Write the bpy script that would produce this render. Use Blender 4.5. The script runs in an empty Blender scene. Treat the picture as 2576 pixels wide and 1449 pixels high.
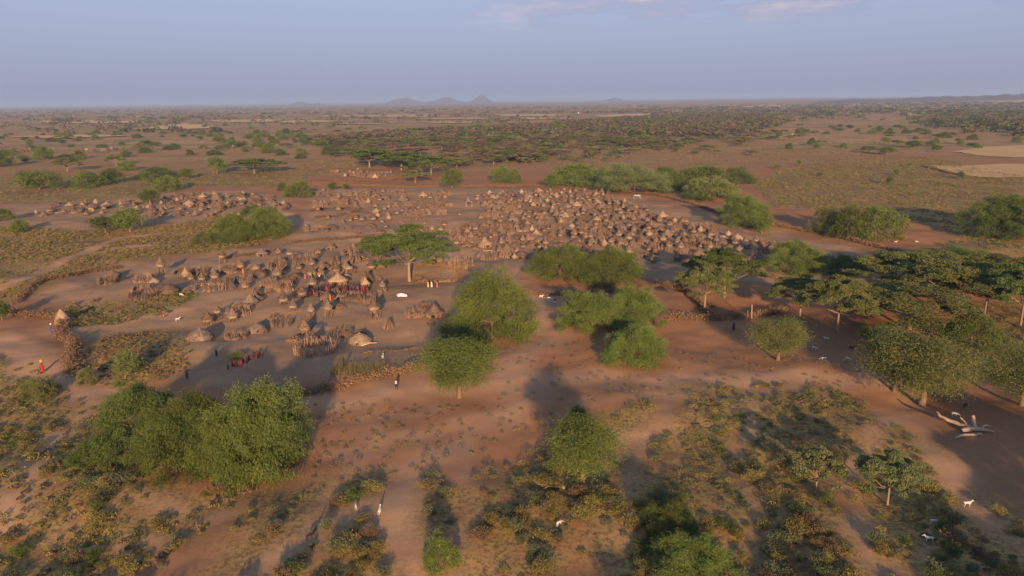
import bpy, bmesh, math, random
import numpy as np
from mathutils import Vector, Matrix, noise as mn
R = math.radians
SC = bpy.context.scene
COL = SC.collection
# ------------------------------------------------------------------ camera
CAMH = 45.0
FPX = 1850.0            # focal length in pixels of a 2576 px wide frame
PITCH, ROLL = R(14.33), R(0.607)
cp, sp = math.cos(PITCH), math.sin(PITCH)
cr, sr = math.cos(ROLL), math.sin(ROLL)
v_right, v_fwd, v_down = Vector((1, 0, 0)), Vector((0, cp, -sp)), Vector((0, -sp, -cp))
camd = bpy.data.cameras.new('camera')
cam = bpy.data.objects.new('camera', camd)
COL.objects.link(cam)
camd.sensor_width = 36.0
camd.lens = FPX / 2576 * 36
camd.clip_start, camd.clip_end = 1.0, 90000.0
ix = v_right * cr + v_down * sr
iy = -(v_right * -sr + v_down * cr)
iz = -v_fwd
cam.matrix_world = Matrix(((ix.x, iy.x, iz.x, 0), (ix.y, iy.y, iz.y, 0), (ix.z, iy.z, iz.z, CAMH), (0, 0, 0, 1)))
SC.camera = cam
# ------------------------------------------------------------------ light
SUN_EL, SUN_AZ = R(12.0), R(-4.7)      # azimuth: where the shadows point, measured from +Y towards +X
w = bpy.data.worlds.new('World'); SC.world = w; w.use_nodes = True
nt = w.node_tree; nt.nodes.clear()
def nd(tree, typ, **kw):
    n = tree.nodes.new(typ)
    for k, v in kw.items():
        if k.startswith('i_'):
            n.inputs[k[2:].replace('_', ' ')].default_value = v
        else:
            setattr(n, k, v)
    return n
sky = nd(nt, 'ShaderNodeTexSky', sky_type='NISHITA', sun_disc=False, sun_elevation=SUN_EL,
         sun_rotation=math.pi + SUN_AZ, altitude=400, air_density=1.0, dust_density=1.0, ozone_density=4.0)
L = nt.links.new
tc = nd(nt, 'ShaderNodeTexCoord'); sep = nd(nt, 'ShaderNodeSeparateXYZ'); L(tc.outputs['Generated'], sep.inputs[0])
# a band of warm lavender dust haze that thins out upwards, all round the horizon
ramp = nd(nt, 'ShaderNodeValToRGB'); L(sep.outputs['Z'], ramp.inputs[0])
ramp.color_ramp.interpolation = 'EASE'
ramp.color_ramp.elements[0].position, ramp.color_ramp.elements[0].color = 0.0, (.95, .95, .95, 1)
ramp.color_ramp.elements[1].position, ramp.color_ramp.elements[1].color = 0.55, (.12, .12, .12, 1)
e = ramp.color_ramp.elements.new(0.13); e.color = (.86, .86, .86, 1)
rcol = nd(nt, 'ShaderNodeValToRGB'); L(sep.outputs['Z'], rcol.inputs[0])
rcol.color_ramp.elements[0].position, rcol.color_ramp.elements[0].color = 0.0, (.300, .322, .490, 1)
rcol.color_ramp.elements[1].position, rcol.color_ramp.elements[1].color = 0.12, (.405, .420, .590, 1)
veil = nd(nt, 'ShaderNodeMix', data_type='RGBA'); L(ramp.outputs[0], veil.inputs[0]); L(sky.outputs[0], veil.inputs[6])
vs = nd(nt, 'ShaderNodeVectorMath', operation='SCALE'); L(rcol.outputs[0], vs.inputs[0]); vs.inputs['Scale'].default_value = 4.55
L(vs.outputs[0], veil.inputs[7])
# thin clouds high in front, to the right
mp = nd(nt, 'ShaderNodeMapping'); L(tc.outputs['Generated'], mp.inputs[0]); mp.inputs['Scale'].default_value = (4.0, 4.0, 26.0)
mp.inputs['Location'].default_value = (0.35, 0, 2.1)
cn = nd(nt, 'ShaderNodeTexNoise'); L(mp.outputs[0], cn.inputs[0]); cn.inputs['Scale'].default_value = 1.6
cn.inputs['Detail'].default_value = 7; cn.inputs['Roughness'].default_value = .55
cr1 = nd(nt, 'ShaderNodeMapRange'); L(cn.outputs[0], cr1.inputs[0]); cr1.inputs[1].default_value = .43; cr1.inputs[2].default_value = .60
cr2 = nd(nt, 'ShaderNodeMapRange', interpolation_type='SMOOTHSTEP'); L(sep.outputs['Z'], cr2.inputs[0]); cr2.inputs[1].default_value = .080; cr2.inputs[2].default_value = .104
cr3 = nd(nt, 'ShaderNodeMapRange', interpolation_type='SMOOTHSTEP'); L(sep.outputs['X'], cr3.inputs[0]); cr3.inputs[1].default_value = -.12; cr3.inputs[2].default_value = .12
m1 = nd(nt, 'ShaderNodeMath', operation='MULTIPLY'); L(cr1.outputs[0], m1.inputs[0]); L(cr2.outputs[0], m1.inputs[1])
m2 = nd(nt, 'ShaderNodeMath', operation='MULTIPLY'); L(m1.outputs[0], m2.inputs[0]); L(cr3.outputs[0], m2.inputs[1])
m3 = nd(nt, 'ShaderNodeMath', operation='MULTIPLY'); L(m2.outputs[0], m3.inputs[0]); m3.inputs[1].default_value = .75
ccol = nd(nt, 'ShaderNodeMix', data_type='RGBA'); cr4 = nd(nt, 'ShaderNodeMapRange'); L(cn.outputs[0], cr4.inputs[0]); cr4.inputs[1].default_value = .46; cr4.inputs[2].default_value = .68; L(cr4.outputs[0], ccol.inputs[0])
ccol.inputs[6].default_value = (1.35, 1.42, 2.1, 1); ccol.inputs[7].default_value = (3.6, 3.0, 3.4, 1)
cm = nd(nt, 'ShaderNodeMix', data_type='RGBA'); L(m3.outputs[0], cm.inputs[0]); L(veil.outputs[2], cm.inputs[6]); L(ccol.outputs[2], cm.inputs[7])
bg = nd(nt, 'ShaderNodeBackground'); bg.inputs['Strength'].default_value = 0.122
out = nd(nt, 'ShaderNodeOutputWorld')
L(cm.outputs[2], bg.inputs[0]); L(bg.outputs[0], out.inputs[0])
sd = bpy.data.lights.new('sun', 'SUN'); sd.energy = 4.7; sd.angle = R(0.9); sd.color = (1.0, 0.62, 0.34)
sun = bpy.data.objects.new('sun', sd); COL.objects.link(sun)
sdir = Vector((math.sin(SUN_AZ) * math.cos(SUN_EL), math.cos(SUN_AZ) * math.cos(SUN_EL), -math.sin(SUN_EL)))
sun.rotation_euler = sdir.to_track_quat('-Z', 'Y').to_euler()
SC.view_settings.view_transform = 'Standard'; SC.view_settings.look = 'None'
SC.view_settings.exposure = 0.8; SC.view_settings.gamma = 1.0
SC.cycles.volume_bounces = 0
SC.cycles.max_bounces = 4
SC.cycles.diffuse_bounces = 2
SC.cycles.transparent_max_bounces = 4
SC.cycles.use_denoising = True
# ------------------------------------------------------------------ helpers
CAMP = Vector((0, 0, CAMH))
def ray(px, py):
    x, y = px - 1288.0, py - 724.5
    X, Y = x * cr - y * sr, x * sr + y * cr
    return v_fwd * FPX + v_right * X + v_down * Y
_w = np.random.RandomState(5)
_K = [(0.30, 42.0), (0.22, 25.0), (0.10, 11.0), (0.05, 5.0), (0.035, 3.1)]
_WV = [(a / 2, 2 * math.pi / l * math.cos(t), 2 * math.pi / l * math.sin(t), p)
       for a, l in _K for t, p in zip(_w.rand(4) * 6.28, _w.rand(4) * 6.28)]
def height(x, y):
    x = np.asarray(x, float); y = np.asarray(y, float); h = 0.0 * x
    for a, kx, ky, p in _WV:
        h = h + a * np.sin(kx * x + ky * y + p)
    d = np.hypot(x, y)
    h = h * np.clip(1.6 - d / 400.0, 0, 1)
    return h + 22.0 * np.clip((x - 900) / 3500.0, 0, 1) ** 1.3 * np.clip((y - 1500) / 3000.0, 0, 1)
def at(px, py, up=0.0):
    """the ground point that the photograph shows at (px, py)"""
    d = ray(px, py); z = 0.0
    for _ in range(4):
        t = (z - CAMH) / d.z
        p = CAMP + d * t
        z = float(height(p.x, p.y))
    return Vector((p.x, p.y, z + up))
def slant(p):
    return (Vector(p) - CAMP).dot(v_fwd)
def top_height(p, px, py):
    d = ray(px, py); t = p.y / d.y
    return CAMH + d.z * t - p.z
def rng(seed): return np.random.RandomState(seed)
def poly_px(pts): return np.array([at(*q)[:2] for q in pts])
def inside(poly, x, y):
    x = np.asarray(x); y = np.asarray(y); r = np.zeros(x.shape, bool); n = len(poly)
    for i in range(n):
        x1, y1 = poly[i]; x2, y2 = poly[(i + 1) % n]
        c = (y1 > y) != (y2 > y)
        with np.errstate(divide='ignore', invalid='ignore'):
            r ^= c & (x < (x2 - x1) * (y - y1) / (y2 - y1 + 1e-12) + x1)
    return r
def dist_line(pts, x, y):
    x = np.asarray(x, float); y = np.asarray(y, float); best = np.full(x.shape, 1e9)
    for (x1, y1), (x2, y2) in zip(pts[:-1], pts[1:]):
        dx, dy = x2 - x1, y2 - y1; L2 = dx * dx + dy * dy + 1e-9
        t = np.clip(((x - x1) * dx + (y - y1) * dy) / L2, 0, 1)
        best = np.minimum(best, np.hypot(x - x1 - t * dx, y - y1 - t * dy))
    return best
def mesh_np(name, V, F, mats=(), attr=None, col=None, smooth=False):
    """V (n,3), F (m,k) with k = 3 or 4"""
    me = bpy.data.meshes.new(name)
    V = np.asarray(V, np.float32); F = np.asarray(F, np.int32); m, k = F.shape
    me.vertices.add(len(V)); me.vertices.foreach_set('co', V.ravel())
    me.loops.add(m * k); me.loops.foreach_set('vertex_index', F.ravel())
    me.polygons.add(m); me.polygons.foreach_set('loop_start', np.arange(0, m * k, k, dtype=np.int32))
    me.update(calc_edges=True)
    if smooth: me.polygons.foreach_set('use_smooth', np.ones(m, bool))
    if attr is not None:
        a = me.attributes.new('v', 'FLOAT', 'FACE'); a.data.foreach_set('value', np.asarray(attr, np.float32))
    if col is not None:
        a = me.attributes.new('col', 'FLOAT_COLOR', 'FACE')
        c = np.ones((m, 4), np.float32); c[:, :3] = col; a.data.foreach_set('color', c.ravel())
    for mt in mats: me.materials.append(mt)
    return me
class Acc:
    """collects quads with a value (and a colour) per face"""
    def __init__(s): s.V, s.F, s.A, s.C, s.n = [], [], [], [], 0
    def add(s, V, F, a=0.5, c=None):
        V = np.asarray(V, float); F = np.asarray(F, int)
        if F.shape[1] == 3: F = np.concatenate([F, F[:, 2:3]], 1)
        s.V.append(V); s.F.append(F + s.n); s.n += len(V)
        s.A.append(np.full(len(F), a) if np.isscalar(a) else np.asarray(a, float))
        s.C.append(np.tile(np.asarray((0.1, 0.1, 0.1) if c is None else c, float), (len(F), 1)) if c is None or np.ndim(c) == 1 else np.asarray(c, float))
    def leaves(s, P, D, W, a, c=None):
        """diamonds: centre P, half length vector D, half width vector W"""
        n = len(P); V = np.stack([P - D, P + W, P + D, P - W], 1).reshape(-1, 3)
        s.add(V, np.arange(4 * n).reshape(n, 4), a, c)
    def tube(s, pts, rad, sides=6, a=0.5, c=None):
        pts = [np.asarray(p, float) for p in pts]; rings = []
        for i, p in enumerate(pts):
            d = pts[min(i + 1, len(pts) - 1)] - pts[max(i - 1, 0)]
            d = d / (np.linalg.norm(d) + 1e-9)
            u = np.cross(d, (0.31, 0.95, 0.05)); u /= np.linalg.norm(u) + 1e-9; v = np.cross(d, u)
            t = np.arange(sides) * 2 * math.pi / sides
            rings.append(p + rad[i] * (np.cos(t)[:, None] * u + np.sin(t)[:, None] * v))
        V = np.concatenate(rings); F = []
        for i in range(len(pts) - 1):
            for j in range(sides):
                k = (j + 1) % sides
                F.append((i * sides + j, i * sides + k, (i + 1) * sides + k, (i + 1) * sides + j))
        e = (len(pts) - 1) * sides
        for j in range(1, sides - 1, 2):
            F.append((e, e + j, e + j + 1, e + min(j + 2, sides - 1)))
        s.add(V, F, a, c)
    def sticks(s, A, B, r0, r1, a, c=None):
        """many 4 sided tapered sticks from A to B"""
        A = np.asarray(A, float); B = np.asarray(B, float); n = len(A)
        d = B - A; d /= np.linalg.norm(d, axis=1)[:, None] + 1e-9
        u = np.cross(d, np.tile((0.43, 0.21, 0.13), (n, 1))); u /= np.linalg.norm(u, axis=1)[:, None] + 1e-9
        v = np.cross(d, u)
        r0 = np.broadcast_to(r0, (n,))[:, None]; r1 = np.broadcast_to(r1, (n,))[:, None]
        V = np.stack([A + u * r0, A + v * r0, A - u * r0, A - v * r0, B + u * r1, B + v * r1, B - u * r1, B - v * r1], 1).reshape(-1, 3)
        q = np.array([(0, 1, 5, 4), (1, 2, 6, 5), (2, 3, 7, 6), (3, 0, 4, 7), (4, 5, 6, 7)])
        F = (q[None] + (np.arange(n) * 8)[:, None, None]).reshape(-1, 4)
        a = np.repeat(np.broadcast_to(a, (n,)), 5)
        s.add(V, F, a, None if c is None else np.repeat(c, 5, 0) if np.ndim(c) == 2 else c)
    def lathe(s, prof, n=20, jit=0.0, seed=0, a=None, c=None, caps=False):
        r = rng(seed); V = []; m = len(prof)
        t = np.arange(n) * 2 * math.pi / n
        wob = 1 + jit * (r.rand(n) - .5) * 2
        for i, (rad, z) in enumerate(prof):
            rr = rad * wob * (1 + jit * .5 * (r.rand(n) - .5)); zz = z + jit * .3 * (r.rand(n) - .5) * max(rad, .1)
            V.append(np.stack([rr * np.cos(t), rr * np.sin(t), zz + 0 * t], 1))
        V = np.concatenate(V); F = []
        for i in range(m - 1):
            for j in range(n):
                k = (j + 1) % n; F.append((i * n + j, i * n + k, (i + 1) * n + k, (i + 1) * n + j))
        s.add(V, F, r.rand(len(F)) if a is None else a, c)
    def mesh(s, name, mats, col=False, smooth=False):
        return mesh_np(name, np.concatenate(s.V), np.concatenate(s.F), mats, np.concatenate(s.A), np.concatenate(s.C) if col else None, smooth)
def put(name, data, loc=(0, 0, 0), rz=0.0, sc=(1, 1, 1), parent=None, **props):
    o = bpy.data.objects.new(name, data); COL.objects.link(o)
    o.location = loc; o.rotation_euler = (0, 0, rz); o.scale = sc
    if parent is not None: o.parent = parent
    for k, v in props.items(): o[k] = v
    return o
def thing(name, parts, loc, rz=0.0, sc=(1, 1, 1), mats=None, **props):
    """an Empty at the base with its parts: parts = [(name, mesh), ...] or [(name, mesh, [(sub name, mesh)])]"""
    root = put(name, None, loc, rz, sc, **props)
    for p in parts:
        c = put(p[0], p[1], parent=root)
        if mats and p[0] in mats:
            c.material_slots[0].link = 'OBJECT'; c.material_slots[0].material = mats[p[0]]
        if len(p) > 2:
            for q in p[2]: put(q[0], q[1], parent=c)
    return root
ORD = ('first second third fourth fifth sixth seventh eighth ninth tenth eleventh twelfth thirteenth fourteenth fifteenth sixteenth '
       'seventeenth eighteenth nineteenth twentieth twenty-first twenty-second twenty-third twenty-fourth twenty-fifth twenty-sixth '
       'twenty-seventh twenty-eighth twenty-ninth thirtieth').split()

# ------------------------------------------------------------------ materials
def mat(name):
    m = bpy.data.materials.new(name); m.use_nodes = True; m.node_tree.nodes.clear()
    return m, m.node_tree
def foliage(name, cA, cB, trans=.36, attr='v'):
    m, t = mat(name); l = t.links.new
    if attr == 'v':
        at_ = nd(t, 'ShaderNodeAttribute', attribute_name='v')
        oi = nd(t, 'ShaderNodeObjectInfo')
        mx = nd(t, 'ShaderNodeMix', data_type='RGBA'); l(at_.outputs['Fac'], mx.inputs[0])
        mx.inputs[6].default_value = (*cA, 1); mx.inputs[7].default_value = (*cB, 1)
        hs = nd(t, 'ShaderNodeHueSaturation'); l(mx.outputs[2], hs.inputs['Color'])
        mr = nd(t, 'ShaderNodeMapRange'); l(oi.outputs['Random'], mr.inputs[0]); mr.inputs[3].default_value = .488; mr.inputs[4].default_value = .515
        l(mr.outputs[0], hs.inputs['Hue'])
        mv = nd(t, 'ShaderNodeMapRange'); l(oi.outputs['Random'], mv.inputs[0]); mv.inputs[3].default_value = .92; mv.inputs[4].default_value = 1.22
        l(mv.outputs[0], hs.inputs['Value']); c = hs.outputs[0]
    else:
        c = nd(t, 'ShaderNodeAttribute', attribute_name='col').outputs['Color']
    df = nd(t, 'ShaderNodeBsdfDiffuse'); l(c, df.inputs[0])
    tr = nd(t, 'ShaderNodeBsdfTranslucent'); l(c, tr.inputs[0])
    ms = nd(t, 'ShaderNodeMixShader'); ms.inputs[0].default_value = trans
    l(df.outputs[0], ms.inputs[1]); l(tr.outputs[0], ms.inputs[2])
    o = nd(t, 'ShaderNodeOutputMaterial'); l(ms.outputs[0], o.inputs[0])
    return m
def surf(name, cA, cB, scale=6.0, rough=.95, stretch=(1, 1, 1), bump=0.0, var=.18, attr=True, spec=.15):
    """noise-mottled surface with a tone of its own for each object"""
    m, t = mat(name); l = t.links.new
    tcn = nd(t, 'ShaderNodeTexCoord'); mpn = nd(t, 'ShaderNodeMapping'); l(tcn.outputs['Object'], mpn.inputs[0]); mpn.inputs['Scale'].default_value = stretch
    no = nd(t, 'ShaderNodeTexNoise'); l(mpn.outputs[0], no.inputs[0]); no.inputs['Scale'].default_value = scale; no.inputs['Detail'].default_value = 4; no.inputs['Roughness'].default_value = .65
    f = no.outputs[0]
    if attr:
        av = nd(t, 'ShaderNodeAttribute', attribute_name='v')
        ad = nd(t, 'ShaderNodeMath', operation='ADD'); l(av.outputs['Fac'], ad.inputs[0]); l(no.outputs[0], ad.inputs[1])
        h = nd(t, 'ShaderNodeMath', operation='MULTIPLY'); l(ad.outputs[0], h.inputs[0]); h.inputs[1].default_value = .5
        f = h.outputs[0]
    mr = nd(t, 'ShaderNodeMapRange'); l(f, mr.inputs[0]); mr.inputs[1].default_value = .2; mr.inputs[2].default_value = .8
    mx = nd(t, 'ShaderNodeMix', data_type='RGBA'); l(mr.outputs[0], mx.inputs[0]); mx.inputs[6].default_value = (*cA, 1); mx.inputs[7].default_value = (*cB, 1)
    oi = nd(t, 'ShaderNodeObjectInfo'); hs = nd(t, 'ShaderNodeHueSaturation'); l(mx.outputs[2], hs.inputs['Color'])
    mv = nd(t, 'ShaderNodeMapRange'); l(oi.outputs['Random'], mv.inputs[0]); mv.inputs[3].default_value = 1 - var; mv.inputs[4].default_value = 1 + var
    l(mv.outputs[0], hs.inputs['Value'])
    b = nd(t, 'ShaderNodeBsdfPrincipled'); l(hs.outputs[0], b.inputs['Base Color']); b.inputs['Roughness'].default_value = rough
    b.inputs['Specular IOR Level'].default_value = spec
    if bump:
        bp = nd(t, 'ShaderNodeBump'); l(no.outputs[0], bp.inputs['Height']); bp.inputs['Strength'].default_value = bump; bp.inputs['Distance'].default_value = .1
        l(bp.outputs[0], b.inputs['Normal'])
    o = nd(t, 'ShaderNodeOutputMaterial'); l(b.outputs[0], o.inputs[0])
    return m
M = {}
M['bright'] = foliage('bright_green_foliage', (.056, .094, .024), (.215, .268, .072))
M['deep'] = foliage('deep_green_foliage', (.042, .070, .022), (.155, .200, .056))
M['olive'] = foliage('olive_foliage', (.080, .105, .036), (.235, .255, .090))
M['acacia'] = foliage('acacia_foliage', (.052, .092, .030), (.155, .205, .064))
M['greybrown'] = foliage('grey_brown_foliage', (.12, .095, .065), (.23, .18, .12))
M['palegreen'] = foliage('pale_grey_green_foliage', (.11, .14, .06), (.23, .26, .11))
M['ochre'] = foliage('ochre_scrub', (.16, .135, .045), (.34, .29, .105))
M['greyscrub'] = foliage('grey_green_scrub', (.10, .12, .06), (.22, .23, .12))
M['brownscrub'] = foliage('brown_scrub', (.14, .10, .055), (.27, .195, .11))
M['greenscrub'] = foliage('green_scrub', (.065, .10, .03), (.17, .21, .06))
M['colour'] = foliage('mixed_vegetation', (0, 0, 0), (0, 0, 0), attr='col')
M['bark'] = surf('bark', (.12, .085, .06), (.24, .17, .12), 4, stretch=(4, 4, 1))
M['barkpale'] = surf('pale_bark', (.15, .115, .075), (.30, .23, .155), 4, stretch=(4, 4, 1))
M['thatch'] = surf('thatch', (.085, .057, .040), (.19, .130, .092), 7, stretch=(2, 2, .5), bump=.5, var=.22)
M['thatchpale'] = surf('pale_thatch', (.22, .155, .10), (.40, .295, .19), 7, stretch=(2, 2, .5), bump=.4)
M['thatchgrey'] = surf('grey_thatch', (.115, .085, .066), (.225, .17, .132), 7, stretch=(2, 2, .5), bump=.5)
M['basket'] = surf('woven_basket', (.17, .12, .085), (.34, .25, .175), 9, stretch=(1, 1, 4), bump=.4)
M['stick'] = surf('dry_sticks', (.075, .05, .036), (.36, .245, .165), 3, var=.2)
M['twig'] = surf('thorn_twigs', (.13, .085, .05), (.28, .18, .108), 2)
M['dark'] = surf('doorway_shade_paint', (.02, .015, .012), (.03, .022, .018), 3, attr=False)  # near-black colour painted in for the shade inside door openings
M['skin'] = surf('dark_brown_skin', (.035, .020, .014), (.06, .035, .024), 5, rough=.6, attr=False, spec=.4)
CL = {}
for n_, c_ in dict(red=(.36, .035, .035), crimson=(.30, .03, .07), dark=(.03, .03, .045), blue=(.05, .09, .22), white=(.58, .57, .54),
                   yellow=(.55, .40, .08), orange=(.48, .17, .06), pink=(.5, .14, .18), brown=(.13, .07, .045), green=(.05, .16, .13)).items():
    CL[n_] = surf(n_ + '_cloth', tuple(v * .75 for v in c_), c_, 8, attr=False, var=.1)
M['whitefur'] = surf('white_goat_hair', (.48, .45, .40), (.66, .63, .58), 5, attr=False)
M['blackfur'] = surf('black_goat_hair', (.02, .018, .018), (.045, .04, .04), 5, attr=False)
M['brownfur'] = surf('brown_goat_hair', (.14, .07, .04), (.22, .12, .07), 5, attr=False)
M['horn'] = surf('horn', (.15, .12, .09), (.25, .2, .15), 5, attr=False)
M['bleached'] = surf('bleached_dead_wood', (.36, .26, .17), (.60, .46, .33), 3, stretch=(1, 1, 1), bump=.3)
M['plastic'] = surf('orange_plastic', (.85, .32, .03), (.9, .36, .04), 3, rough=.5, attr=False, spec=.4)
M['whiteplastic'] = surf('white_plastic', (.75, .74, .70), (.82, .81, .78), 3, rough=.5, attr=False)
M['tarp'] = surf('white_tarpaulin', (.40, .41, .44), (.66, .67, .70), 3, rough=.6, attr=False, bump=.4)
M['purple'] = surf('purple_cloth', (.10, .06, .16), (.16, .10, .24), 4, attr=False)
M['bluetarp'] = surf('blue_tarpaulin', (.05, .16, .42), (.10, .25, .55), 3, rough=.6, attr=False)
M['ash'] = surf('grey_ash', (.10, .10, .105), (.22, .22, .225), 5, attr=False)
M['hill'] = surf('hill_scrub', (.13, .10, .085), (.19, .15, .12), .004, attr=False, var=0)
M['field'] = surf('dry_stubble_field', (.48, .315, .125), (.64, .44, .20), .05, stretch=(1, .3, 1), attr=False, var=.1)

# ------------------------------------------------------------------ ground
def axis(lo, hi, step, far_lo, far_hi, g):
    a = list(np.arange(lo, hi + 1e-6, step)); s_ = step; x = a[-1]
    while x < far_hi: s_ *= g; x += s_; a.append(min(x, far_hi))
    s_ = step; x = a[0]; b = []
    while x > far_lo: s_ *= g; x -= s_; b.append(max(x, far_lo))
    return np.array(b[::-1] + a)
gx = axis(-230, 250, 1.35, -42000, 42000, 1.09)
gy = axis(52, 400, 1.1, -2500, 62000, 1.045)
GX, GY = np.meshgrid(gx, gy)
GZ = height(GX, GY)
# warp used so that mask borders wander
def warp(x, y, amp, l, seed):
    r = rng(seed); s1 = 0; s2 = 0
    for i in range(5):
        t = r.rand() * 6.28; k = 2 * math.pi / (l * (.35 + r.rand())); p, q = r.rand(2) * 6.28
        s1 = s1 + np.sin(k * (x * math.cos(t) + y * math.sin(t)) + p); s2 = s2 + np.sin(k * (x * math.cos(t) + y * math.sin(t)) + q)
    return x + amp * s1 * .45, y + amp * s2 * .45
# areas, traced on the photograph: grassy or scrubby ground
GRASS = dict(
  left_mid=[(-60, 568), (120, 575), (300, 590), (500, 555), (620, 530), (690, 560), (690, 610), (560, 632), (430, 640), (300, 662), (160, 690), (60, 745), (-80, 760)],
  left_pen=[(165, 775), (300, 757), (460, 735), (500, 742), (420, 790), (300, 815), (175, 822)],
  left_low=[(190, 905), (260, 850), (430, 835), (480, 880), (470, 940), (330, 975), (200, 965)],
  bottom_left=[(-100, 860), (60, 880), (130, 960), (260, 1040), (300, 1180), (560, 1225), (640, 1230), (560, 1300), (350, 1500), (-300, 1500)],
  bottom_mid=[(620, 1260), (900, 1230), (1290, 1150), (1420, 1080), (1640, 1010), (1720, 1120), (1560, 1300), (1500, 1560), (500, 1560)],
  bottom_right=[(1740, 950), (1990, 950), (2120, 990), (2330, 1080), (2420, 1250), (2800, 1400), (2800, 1560), (1560, 1560), (1560, 1330), (1720, 1160)],
  far_right=[(1900, 470), (1960, 430), (2100, 400), (2330, 395), (2560, 440), (2700, 560), (2500, 620), (2300, 560), (2100, 530), (1950, 520)],
  back_right=[(1300, 400), (1500, 385), (1900, 355), (2330, 350), (2300, 395), (1900, 415), (1400, 415), (1240, 412)],
  back_left=[(-100, 440), (300, 440), (700, 410), (860, 400), (960, 425), (800, 440), (700, 470), (500, 470), (330, 500), (60, 512), (-100, 520)],
  back_left_far=[(-200, 330), (500, 330), (850, 345), (860, 395), (700, 405), (300, 430), (-200, 430)],
  right_trees=[(2350, 600), (2760, 640), (2800, 1050), (2560, 1000), (2440, 850), (2480, 760)],
)
PATHS = [  # worn paths (pixels) and width in metres
  ([(-40, 745), (60, 700), (150, 660), (215, 635), (300, 600), (400, 588)], 2.2),
  ([(215, 640), (330, 620), (520, 612)], 1.2),
  ([(0, 850), (60, 900), (130, 960), (200, 975), (290, 990)], 4.0),
  ([(110, 940), (60, 905), (10, 835)], 2.5),
  ([(290, 990), (230, 1030), (140, 1110), (60, 1200), (0, 1290), (-80, 1400)], 1.6),
  ([(160, 830), (330, 805), (480, 780), (640, 740), (700, 745)], 4.0),
  ([(800, 1010), (1000, 985), (1100, 985), (1300, 965), (1500, 945), (1800, 955), (2050, 950), (2260, 960)], 4.0),
  ([(1330, 890), (1420, 845), (1560, 800)], 2.5),
  ([(1300, 1000), (1290, 930), (1320, 860), (1350, 800), (1370, 740)], 4.5),
  ([(830, 1150), (960, 1110), (1090, 1090), (1180, 1060), (1300, 1020)], 1.4),
  ([(1290, 1030), (1180, 1100), (1060, 1170), (1010, 1240), (1005, 1330), (1010, 1480)], 2.2),
  ([(1060, 1180), (900, 1270), (700, 1380), (560, 1500)], 1.2),
  ([(2280, 970), (2330, 1120), (2400, 1240), (2500, 1340), (2620, 1430)], 1.6),
  ([(2240, 1040), (2120, 1250), (2180, 1400), (2240, 1500)], 1.5),
  ([(1480, 1180), (1540, 1130), (1640, 1060), (1700, 1000)], 1.2),
  ([(640, 1480), (720, 1370), (830, 1260), (880, 1160), (960, 1080)], .9), ([(760, 1480), (850, 1350), (1000, 1230)], .6), ([(1160, 1480), (1180, 1330), (1150, 1200), (1200, 1110), (1290, 1030)], .7),
  ([(820, 1130), (930, 1180), (1060, 1190)], .6), ([(870, 1060), (1010, 1045), (1200, 1000)], .8), ([(0, 1180), (110, 1130), (160, 1080)], .8), ([(60, 1480), (180, 1330), (330, 1260), (470, 1290)], .9),
  ([(240, 1480), (300, 1380), (480, 1320), (600, 1300)], .7), ([(1550, 1480), (1600, 1330), (1560, 1210), (1610, 1120), (1700, 1060)], .8), ([(1880, 1480), (1900, 1300), (1860, 1130), (1900, 1010)], .8),
  ([(1430, 960), (1600, 985), (1800, 990), (2100, 975)], .9), ([(1900, 900), (2050, 930), (2250, 1000)], .9), ([(2300, 1480), (2330, 1380), (2480, 1300)], .8), ([(1420, 1040), (1500, 1010), (1700, 975)], .7),
  ([(1120, 640), (1200, 700), (1190, 780)], 5.0),
  ([(660, 520), (760, 560), (900, 600), (1000, 585)], 4.0),
]
VILLAGE = [
  [(60, 497), (300, 486), (600, 480), (740, 500), (720, 560), (420, 565), (200, 580), (0, 590), (-40, 540)],
  [(780, 475), (1130, 470), (1550, 480), (1800, 550), (2000, 590), (2180, 640), (1950, 720), (1650, 700), (1350, 700), (1200, 800), (1130, 900), (1050, 930), (500, 990), (470, 880), (180, 850), (180, 760), (60, 745), (250, 670), (640, 630), (730, 600), (760, 560)],
]
wx, wy = warp(GX, GY, 3.0, 30, 11)
wx2, wy2 = warp(GX, GY, 1.2, 12, 12)
mgrass = np.zeros(GX.shape)
for k_, pl in GRASS.items():
    mgrass = np.maximum(mgrass, inside(poly_px(pl), wx, wy))
mvil = np.zeros(GX.shape)
for pl in VILLAGE: mvil = np.maximum(mvil, inside(poly_px(pl), wx, wy))
mpath = np.zeros(GX.shape)
for pl, w_ in PATHS:
    mpath = np.maximum(mpath, np.clip(1.3 - dist_line(poly_px(pl), wx2, wy2) / w_, 0, 1))
far = GY > 520
mgrass = np.where(far, .55, mgrass)
def blur(a, n=1):
    for _ in range(n):
        b = a.copy(); b[1:-1, 1:-1] = (a[1:-1, 1:-1] * 4 + a[:-2, 1:-1] + a[2:, 1:-1] + a[1:-1, :-2] + a[1:-1, 2:]) / 8; a = b
    return a
mgrass, mvil, mpath = blur(mgrass, 4), blur(mvil, 4), blur(mpath, 2)
ny, nx = GX.shape
idx = np.arange(nx * ny).reshape(ny, nx)
F = np.stack([idx[:-1, :-1], idx[:-1, 1:], idx[1:, 1:], idx[1:, :-1]], -1).reshape(-1, 4)
me = mesh_np('ground', np.stack([GX, GY, GZ], -1).reshape(-1, 3), F, smooth=True)
for nme, arr in (('grass', mgrass), ('village', mvil), ('path', mpath)):
    a_ = me.attributes.new(nme, 'FLOAT', 'POINT'); a_.data.foreach_set('value', arr.astype(np.float32).ravel())
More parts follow.
